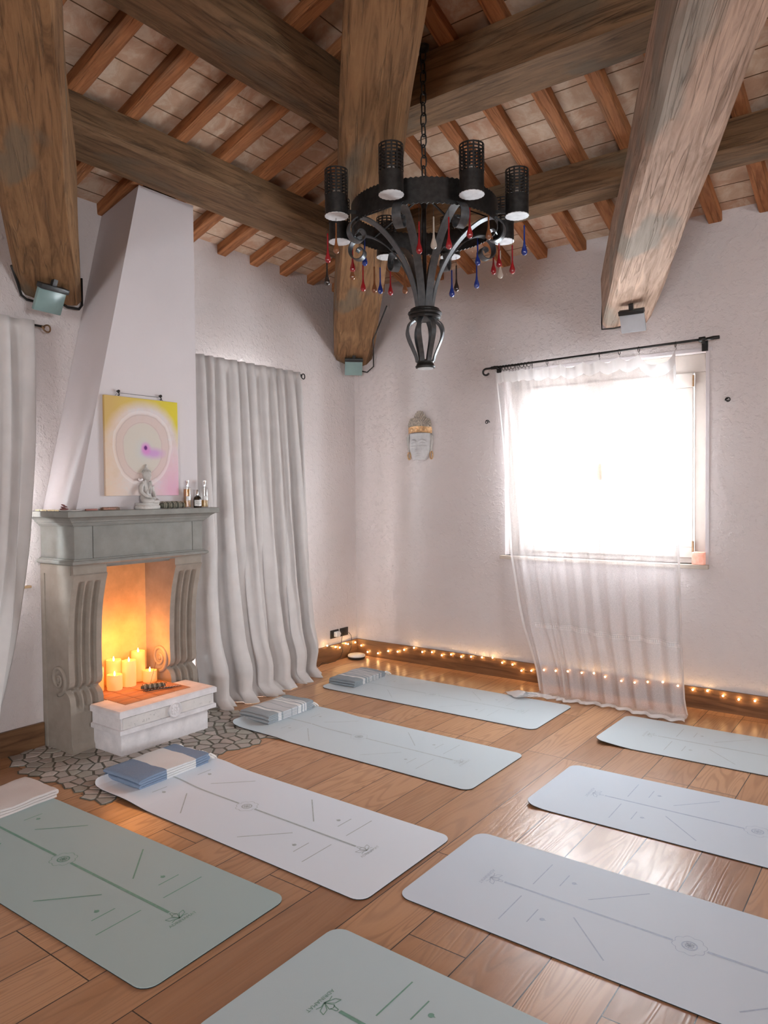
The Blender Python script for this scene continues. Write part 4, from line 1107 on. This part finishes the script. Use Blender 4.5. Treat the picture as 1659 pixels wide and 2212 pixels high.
# ------------------------------------------------------------------ bottles and small things on the mantel
MZ=1.4502
def bottle_tall(label,x,y,liq,level,h=.138,w=.050):
    t=thing('perfume_bottle',label,'bottle',(x,y,MZ),0,'perfume bottles on the mantel')
    r=w/2
    b=MB(); b.lathe([(r-.001,0),(r,.002),(r,h-.004),(r-.002,h),(.010,h+.002),(.008,h+.008)],20); b.build('glass',M_bottle,t,smooth=40)
    b=MB(); b.lathe([(r-.003,.006),(r-.003,level)],20); b.build('liquid',liq,t,smooth=40)
    b=MB(); b.lathe([(.009,h+.006),(.009,h+.028),(.013,h+.040),(.012,h+.046)],16); b.tube([(0,0,.012),(0,0,h)],.0012,5); b.build('cap',M_chrome,t,smooth=40)
    b=MB(); P=[[Vector(((r+.0006)*math.cos(a),(r+.0006)*math.sin(a),z)) for a in [-.9+1.3*k/8 for k in range(9)]] for z in (h*.38,h*.56)]; b.grid(P); b.build('label',M_white,t)
    return t
bottle_tall('tall clear bottle filled with amber perfume, chrome cap, on the mantel',.41,-2.300,M_amberliq,.125)
bottle_tall('tall clear bottle one third full of yellow perfume at the mantel right end',.41,-2.155,M_yellowliq,.050)
t=thing('perfume_bottle','short round-shouldered dark brown bottle with pale label between the tall ones','bottle',(.43,-2.232,MZ),0,'perfume bottles on the mantel')
b=MB(); b.lathe([(.024,0),(.026,.003),(.026,.056),(.023,.068),(.015,.077),(.008,.080),(.008,.086)],22); b.build('glass',M_darkglass,t,smooth=40)
b=MB(); b.lathe([(.0075,.084),(.0075,.120),(.0068,.121)],14); b.build('cap',M_chrome,t,smooth=40)
b=MB(); b.grid([[Vector((.0266*math.cos(a),.0266*math.sin(a),z)) for a in [-1.5+2.4*k/12 for k in range(13)]] for z in (.012,.052)]); lb=b.build('label',M_white,t)
b=MB()
for z,wd in ((.042,.8),(.036,.5),(.030,.7),(.025,.6),(.020,.4)):
    b.grid([[Vector((.0269*math.cos(a),.0269*math.sin(a),zz)) for a in [-.35-wd+2*wd*k/8 for k in range(9)]] for zz in (z,z+.0015)])
b.build('print_lines',M_black,lb)
def sage(name,label,loc,rz,L,r,tilt=0,seed=1,cat='sage bundle'):
    t=thing(name,label,cat,loc,rz)
    R=Matrix.Rotation(tilt,4,'Y'); random.seed(seed)
    mdk=plain('dried sage leaves',(.10,.095,.07),.9,0,90,.45,.6)
    b=MB(); pts=[];rad=[]
    for i in range(22):
        x=-L/2+L*i/21; k=math.sin(PI*min(1,max(0,(i+1.5)/24)))**.35; pts.append(R@Vector((x,nz((x*40,seed,0))*.003,r+nz((x*35,0,seed))*.003))); rad.append(r*k*(1+.18*nz((x*50,seed,3))))
    b.tube(pts,rad,14)
    for k in range(90):
        x=random.uniform(-L/2,L/2); a=random.uniform(0,2*PI); q=Vector((x,r*.9*math.cos(a),r+r*.9*math.sin(a))); d=Vector((random.uniform(.4,1),random.uniform(-.3,.3),random.uniform(-.2,.3)))*.016
        if q.z+d.z<.001: continue
        n=Vector((0,math.cos(a),math.sin(a)))*.0035
        vs=[R@(q-n*.3),R@(q+d*.5+n+Vector((0,.003,0))),R@(q+d),R@(q+d*.5-n*.2-Vector((0,.003,0)))]
        if min(v.z for v in vs)<.001: continue
        b.add(vs,[(0,1,2,3)])
    b.build('leaves',mdk,t,smooth=True)
    w=MB(); pts=[]; n=9
    for i in range(n*14+1):
        a=2*PI*i/14; x=-L*.44+L*.88*i/(n*14); rr_=r*1.06+.001; pts.append(R@Vector((x+.004*math.sin(a*.5),rr_*math.cos(a),r+rr_*math.sin(a)*.98+.001)))
    w.tube(pts,.0014,5); w.build('binding_thread',plain('cream cotton thread',(.62,.55,.44),.9),t,smooth=True)
    return t
sage('sage_bundle','dark dried sage bundle bound with cream thread lying on the mantel beside the statue',(.40,-2.415,MZ),PI/2,.20,.022,0,3)
sage('sage_bundle','charred smudge bundle bound with pale thread on the hearth before the candles',(.345,-2.545,.2845),PI/2-.45,.155,.0165,0,9)
def sticks(label,loc,rz,seed):
    t=thing('smudge_twigs',label,'twigs',loc,rz); random.seed(seed)
    b=MB()
    for k in range(9):
        x0=random.uniform(-.12,-.04); x1=random.uniform(.06,.15); y=random.uniform(-.008,.008); b.tube([(x0,y,.005+.004*random.random()),((x0+x1)/2,y*.4,.008),(x1,y*1.4,.004)],[.0025,.004,.0012],6)
    b.build('stems',plain('charred twigs',(.06,.045,.04),.9,0,60,.4,.4),t,smooth=True)
    b=MB(); b.tube([(-.1+.22*k/40,.006*math.sin(k*1.7)+.002,.011+.003*math.cos(k*1.7)) for k in range(41)],.0009,4); b.build('thread',M_lace,t)
sticks('thin bundle of charred twigs lying in front of the smudge bundle on the hearth',(.415,-2.535,.2845),PI/2-.30,4)
b=MB(); b.tube([(.0,0,0),(-.01,.045,.105),(-.012,.055,.128)],[.0009,.0011,.0016],6); o=b.build('incense_stick',plain('incense',(.16,.06,.03),.9),smooth=True); o.location=(.335,-2.560,.318); tag(o,'thin incense stick leaning up from the smudge bundle on the hearth','incense')
# small wooden incense box, red stick, cairn
t=thing('carved_box','low carved dark wooden box on the mantel left of the statue','box',(.42,-2.880,MZ),PI/2)
b=MB(); b.box(-.058,.058,-.014,.014,0,.016,bev=.003); b.build('box_body',plain('carved brown wood',(.15,.085,.05),.6,0,120,.5,.5),t,smooth=40)
b=MB(); b.box(-.052,.030,-.0145,-.0142,.004,.012); b.box(-.05,.05,-.010,.010,.016,.0185,bev=.001); b.build('inlay',plain('reddish inlay',(.36,.17,.12),.6,0,150,.5,.2),t)
b=MB(); b.box(-.038,.038,-.010,.010,0,.011,bev=.004); o=b.build('red_stone_stick',plain('dusky red stone',(.36,.14,.11),.5),smooth=40); o.location=(.42,-3.005,MZ); o.rotation_euler=(0,0,PI/2); tag(o,'short dusky red stick lying on the mantel between cairn and carved box','stone')
t=thing('stone_cairn','little stack of dark red stones on a white dish at the mantel left corner','ornament',(.405,-3.13,MZ))
b=MB(); b.lathe([(.004,0),(.055,.001),(.062,.006),(.060,.007),(.050,.004),(.0,.003)],24,(0,.01,0),cap=False); b.build('dish',M_white,t,smooth=40)
RS=plain('dark red pebble',(.20,.075,.07),.45)
for (y,z,a,c_,h) in ((-.035,.012,.022,.026,.0065),(-.040,.022,.012,.016,.0045),(-.028,.028,.010,.014,.004),(-.040,.036,.007,.013,.004)):
    b=MB(); b.sphere((0,y,z),1,12,8,(a,c_,h),Matrix.Rotation(-.3 if z>.02 else 0,3,'X')); b.build('stone',RS,t,smooth=True)
b=MB()
for k in range(34):
    b.sphere((.08+.006*math.sin(k*1.1)+k*.0075 if k<34 else 0,-3.155+.003*math.sin(k*2.3),MZ+.0042),.0042,7,5)
tag(b.build('bead_garland',m_emit('faintly glowing ivory beads',(.95,.78,.50),.1),smooth=True,off=(.2,-3.155,MZ)),'string of small ivory beads lying along the left edge of the mantel','garland')  # beads have a faint glow put into their material

# ------------------------------------------------------------------ candles in the firebox
def candle(label,x,y,r,h,lz=.2838):
    t=thing('pillar_candle',label,'candle',(x,y,lz),0,'glowing pillar candles in the firebox')
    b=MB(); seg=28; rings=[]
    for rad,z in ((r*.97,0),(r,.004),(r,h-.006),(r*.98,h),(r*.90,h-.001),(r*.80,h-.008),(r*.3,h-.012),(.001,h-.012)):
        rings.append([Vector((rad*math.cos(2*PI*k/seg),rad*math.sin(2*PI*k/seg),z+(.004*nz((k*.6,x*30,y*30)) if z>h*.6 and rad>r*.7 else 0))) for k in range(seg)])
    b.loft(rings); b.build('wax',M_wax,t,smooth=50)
    b=MB(); b.lathe([(.001,h-.010),(.005,h-.005),(.0062,h+.003),(.004,h+.012),(.0006,h+.022)],12); b.build('flame',M_flame,t,smooth=True)
    l=bpy.data.lights.new('flame_light','POINT'); l.energy=.44; l.color=(1,.36,.075); l.shadow_soft_size=.07
    o=bpy.data.objects.new('flame_light',l); COL.objects.link(o); o.parent=t; o.location=(.07,0,h+.150)
candle('short glowing pillar candle at the front left of the firebox, a flame on top',.155,-2.700,.048,.098)
candle('tall glowing pillar candle in the middle of the firebox',.150,-2.590,.045,.168)
candle('tall glowing pillar candle at the back of the firebox, left of centre',.078,-2.655,.048,.175)
candle('tallest glowing pillar candle at the back right of the firebox',.080,-2.470,.046,.200)
candle('low wide glowing pillar candle at the right of the firebox',.165,-2.440,.046,.075)
candle('glowing pillar candle half hidden behind the left fluted bracket',.090,-2.790,.046,.150)

# ------------------------------------------------------------------ sockets, cord, white disc, fairy lights
def socket(label,y,z):
    t=thing('wall_socket',label,'socket',(.0,y,z),0,'black wall sockets')
    b=MB(); b.box(0,.009,-.058,.058,-.038,.038,bev=.004); b.build('face_plate',M_black,t,smooth=40)
    b=MB(); b.box(.009,.0105,-.026,.026,-.024,.024,bev=.001); b.build('socket_insert',M_iron,t,smooth=40)
    return t
s1=socket('black wall socket farther from the corner, with a white plug in it',-.335,.245)
s2=socket('black wall socket nearest the room corner above the fairy lights',-.200,.245)
b=MB(); b.box(.011,.050,-.355,-.300,.222,.268,bev=.006); b.box(.02,.04,-.300,-.285,.235,.252); tag(b.build('plug_adapter',M_white,smooth=40,off=(.03,-.32,.245)),'white plug adapter in the socket farther from the corner','plug')
b=MB(); b.tube([(.03,-.285,.243),(.035,-.262,.215),(.03,-.27,.15),(.035,-.255,.08),(.045,-.30,.03),(.05,-.38,.008),(.055,-.50,.012),(.05,-.56,.028),(.05,-.60,.006),(.06,-.66,.005)],.0028,6); tag(b.build('power_cord',M_cable,smooth=True,world=True),'thin dark cord running from the plug down behind the grey curtain','cord')
b=MB(); b.tube([(.02,-.150,.235),(.03,-.125,.20),(.03,-.115,.14),(.035,-.13,.09),(.04,-.17,.045),(.06,-.16,.02)],.0024,6); tag(b.build('power_cord',M_cable,smooth=True,world=True),'thin dark cord from the corner socket to the white disc','cord')
t=thing('charging_disc','round white disc device on the floor in the room corner','device',(.125,-.165,0))
b=MB(); b.lathe([(.060,0),(.078,.008),(.082,.020),(.082,.026)],32); b.build('base',M_black,t,smooth=40)
b=MB(); b.lathe([(.081,.026),(.081,.036),(.074,.042),(.0,.044)],32,cap=False); b.build('lid',M_white,t,smooth=40)

FA=[(-.95,.14),(-.84,.155),(-.72,.15),(-.604,.151),(-.477,.165),(-.363,.134),(-.301,.118),(-.215,.140),(-.180,.130),(-.074,.127)]
FB=[(0.081,0.096),(0.155,0.043),(0.278,0.046),(0.396,0.081),(0.502,0.088),(0.575,0.115),(0.683,0.146),(0.772,0.119),(0.874,0.13),(0.976,0.115),(1.071,0.134),(1.171,0.128),(1.268,0.14),(1.373,0.148),(1.473,0.158),(1.562,0.128),(1.655,0.125),(1.735,0.085),(1.822,0.097),(1.931,0.118),(2.03,.125),(2.13,.135),(2.242,0.139),(2.339,0.15),(2.425,0.134),(2.548,0.121),(2.647,0.124),(2.741,0.142),(2.848,0.157),(2.952,0.146),(3.053,0.133),(3.15,0.141),(3.25,0.121),(3.349,0.112),(3.449,0.118),(3.56,.13),(3.67,.125)]
t=thing('fairy_lights','string of warm fairy lights draped along the dark skirting board','fairy lights',(.03,-.03,.1))
pts=[Vector((.028,y,z)) for y,z in FA]+[Vector((x,-.028,z)) for x,z in FB]
b=MB(); w=[]
for a,c in zip(pts,pts[1:]):
    for k in range(6):
        q=a.lerp(c,k/6); q.z-=.012*math.sin(PI*k/6); w.append(q)
b.tube(w,.0011,5); b.build('wire',plain('thin copper wire',(.25,.15,.08),.5,.5),t,world=True)
proto=None
for i,q in enumerate(pts):
    if proto is None:
        m=MB(); m.sphere((0,0,0),.0062,10,7); proto=m.build('bulb',M_bulb,t,smooth=True); o=proto
    else: o=proto.copy(); COL.objects.link(o); o.parent=t
    off=Vector((.010,0,0)) if q.x<.03 else Vector((0,-.010,0))
    o.location=q+off-Vector((.03,-.03,.1))

# ------------------------------------------------------------------ chandelier
CH=Vector((2.095,-1.975,0))
def chandelier():
    t=thing('chandelier','large black wrought iron chandelier with lattice cups, scrolls and coloured glass drops','chandelier',(CH.x,CH.y,2.235))
    Zb=2.235
    fwd=Vector((.547,-.837,0)); rgt=Vector((.837,.547,0))
    def pol(ang,r,z): 
        a=math.radians(ang); return (fwd*math.cos(a)+rgt*math.sin(a))*r+Vector((0,0,z-Zb))
    ANG=[-18+45*k for k in range(8)]
    def wavy(r,z0,z1,n=120,th=.004,amp=.005,k=48):
        P=[[],[],[],[]]
        for i in range(n+1):
            a=360*i/n; w=amp*abs(math.sin(math.radians(a)*k/2))
            P[0].append(pol(a,r-th/2,z0-w)); P[1].append(pol(a,r+th/2,z0-w)); P[2].append(pol(a,r+th/2,z1+w)); P[3].append(pol(a,r-th/2,z1+w))
        return P
    b=MB(); P=wavy(.405,3.000,3.125,192,.005,.006,96); b.grid([P[1],P[2],P[3],P[0],P[1]]); b.build('ring_band',M_iron,t,smooth=40)
    b=MB()
    for k in range(4):
        b.strip([pol(ANG[k]+22,.40,3.06),pol(0,0,3.20),pol(ANG[k]+202,.40,3.06)],(math.cos(k),math.sin(k),.2),.014,.006)
    b.lathe([(.012,3.12-Zb),(.030,3.17-Zb),(.030,3.21-Zb),(.012,3.235-Zb)],14); b.tube([pol(0,0,2.55),pol(0,0,3.24)],.012,8); b.build('yoke',M_iron,t,smooth=40)
    # cups
    def cup():
        c=MB(); r=.061; z0=0; zs=.105; z1=.240; n=40
        rows=[[Vector(((r+d)*math.cos(2*PI*k/n),(r+d)*math.sin(2*PI*k/n),z)) for k in range(n+1)] for d,z in ((0,z0),(0,zs),(-.0025,zs),(-.0025,z0),(0,z0))]
        c.grid(rows)
        for k in range(14):
            a=2*PI*k/14; tdir=Vector((-math.sin(a),math.cos(a),0)); c.strip([Vector((r*math.cos(a),r*math.sin(a),zs)),Vector((r*math.cos(a),r*math.sin(a),z1))],tdir,.0085,.0025)
        for k in range(8):
            z=zs+(z1-zs)*(k+1)/8-.004; c.grid([[Vector(((r+d)*math.cos(2*PI*j/n),(r+d)*math.sin(2*PI*j/n),zz)) for j in range(n+1)] for d,zz in ((.001,z-.0035),(.001,z+.0035),(-.0025,z+.0035),(-.0025,z-.0035),(.001,z-.0035))])
        return c
    for i,a in enumerate(ANG):
        c=cup(); q=pol(a,.520,3.008); c.v=[tuple(Vector(v)+q) for v in c.v]
        o=c.build('lattice_cup',M_iron,t,smooth=40)
        d=MB(); pts=[]
        for k in range(64):
            aa=2*PI*k/64; rr_=.060+.0035*abs(math.sin(aa*9)); pts.append(q+Vector((rr_*math.cos(aa),rr_*math.sin(aa),-.002)))
        d.loft([pts,[p+Vector((0,0,.003)) for p in pts]]); d.build('cup_plate',M_ironl,o)
        d=MB(); d.lathe([(.014,.003),(.014,.08),(.011,.085),(.020,.11),(.022,.125),(.012,.145),(.002,.15)],12,q); d.build('candle_bulb',M_white,o,smooth=True)
        br=MB(); br.strip([pol(a,.405,3.045),pol(a,.46,3.042)],(0,0,1),.02,.006); br.build('cup_bracket',M_iron,t)
    # scroll arms
    prof=[(.042,2.53),(.052,2.62),(.075,2.71),(.115,2.80),(.175,2.89),(.245,2.96),(.315,3.005),(.375,3.020),(.420,3.005),(.448,2.972),(.452,2.932),(.432,2.900),(.398,2.888),(.370,2.902),(.362,2.930),(.378,2.952),(.400,2.948),(.408,2.932)]
    def cr(P,n=5):
        out=[]
        for i in range(len(P)-1):
            p0=P[max(i-1,0)];p1=P[i];p2=P[i+1];p3=P[min(i+2,len(P)-1)]
            for k in range(n):
                s=k/n; out.append(tuple(.5*((2*p1[j])+(-p0[j]+p2[j])*s+(2*p0[j]-5*p1[j]+4*p2[j]-p3[j])*s*s+(-p0[j]+3*p1[j]-3*p2[j]+p3[j])*s**3) for j in range(len(p1))))
        out.append(P[-1]); return out
    pr=cr(prof)
    for a in ANG:
        d=pol(a+90,1,Zb); b=MB(); n=len(pr)
        b.strip([pol(a,r,z) for r,z in pr],d,[.040+.008*math.sin(PI*i/n) for i in range(n)],.006); b.build('scroll_arm',M_irong,t,smooth=35)
    b=MB(); 
    for z,r in ((2.520,.078),(2.540,.084),(2.556,.072)):
        b.tube([pol(360*k/32,r,z) for k in range(32)],.012,8,closed=True)
    b.lathe([(.05,2.505-Zb),(.082,2.512-Zb),(.082,2.56-Zb),(.05,2.565-Zb)],28); b.build('collar',M_iron,t,smooth=40)
    bp=cr([(.058,2.510),(.095,2.480),(.108,2.440),(.100,2.400),(.078,2.350),(.058,2.305),(.050,2.272)])
    for a in ANG:
        d=pol(a+90,1,Zb); b=MB(); b.strip([pol(a,r,z) for r,z in bp],d,.026,.006); b.build('basket_strap',M_irong,t,smooth=35)
    b=MB(); b.lathe([(.040,.0),(.054,.003),(.056,.012),(.050,.018),(.046,.030),(.050,.040),(.040,.046)],28); b.build('bottom_collar',M_iron,t,smooth=40)
    b=MB(); b.lathe([(.0005,-.002),(.045,-.002),(.045,.002)],28,cap=False); b.build('bottom_disc',M_ironl,t)
    # glass drops
    D=[(-0.42,-0.338,2.84,'r'),(-0.272,-0.441,2.835,'a'),(-0.436,-0.328,2.72,'k'),(-0.513,-0.003,2.885,'r'),(-0.517,0.0,2.84,'a'),(-0.402,-0.027,2.895,'b'),(-0.512,0.096,2.79,'r'),(-0.49,0.181,2.795,'a'),(-0.472,0.218,2.795,'b'),(-0.432,0.271,2.79,'r'),(-0.309,0.253,2.775,'a'),(0.196,-0.347,2.765,'r'),(0.254,-0.301,2.79,'c'),(0.312,-0.25,2.79,'r'),(0.374,-0.146,2.86,'r'),(0.128,0.377,2.895,'b'),(0.398,0.012,2.89,'a'),(0.49,0.247,2.85,'b'),(0.042,0.517,2.805,'b'),(-0.063,0.397,2.745,'b'),(-0.101,0.515,2.81,'k'),(0.172,0.49,2.86,'r'),(0.224,0.462,2.885,'r'),(0.231,0.464,2.82,'c'),(0.352,0.378,2.805,'r')]
    for x,y,z,c in D:
        m=MB(); q=Vector((x,y,z-Zb)); L=.15
        m.lathe([(.0004,-.020),(.010,-.017),(.0165,-.007),(.0165,.004),(.012,.020),(.007,.036),(.0046,.06),(.004,L-.02),(.0045,L-.01),(.0005,L-.004)],12,q); o=m.build('glass_drop',DROP[c],t,smooth=True)
        r=math.hypot(x,y); top=3.0-Zb if r<.46 else 3.005-Zb
        m=MB(); m.tube([q+Vector((0,0,L-.005)),Vector((x,y,top))],.0011,5); m.build('drop_wire',M_iron,o)
    # chain to the ceiling
    ztop=3.985-Zb; z=3.235-Zb; i=0
    while z<ztop:
        m=MB(); pts=[]
        for k in range(18):
            a=2*PI*k/18; ex=.017*math.cos(a); ez=.026*math.sin(a)+ (.010 if math.sin(a)>0 else -.010)
            pts.append(Vector((ex if i%2==0 else 0,0 if i%2==0 else ex,z+.030+ez)))
        m.tube(pts,.0042,6,closed=True); m.build('chain_link',M_iron,t,smooth=True); z+=.058; i+=1
    m=MB(); m.lathe([(.035,ztop+.03),(.035,ztop+.012),(.012,ztop+.0)],16); m.build('ceiling_rose',M_iron,t,smooth=40)
chandelier()
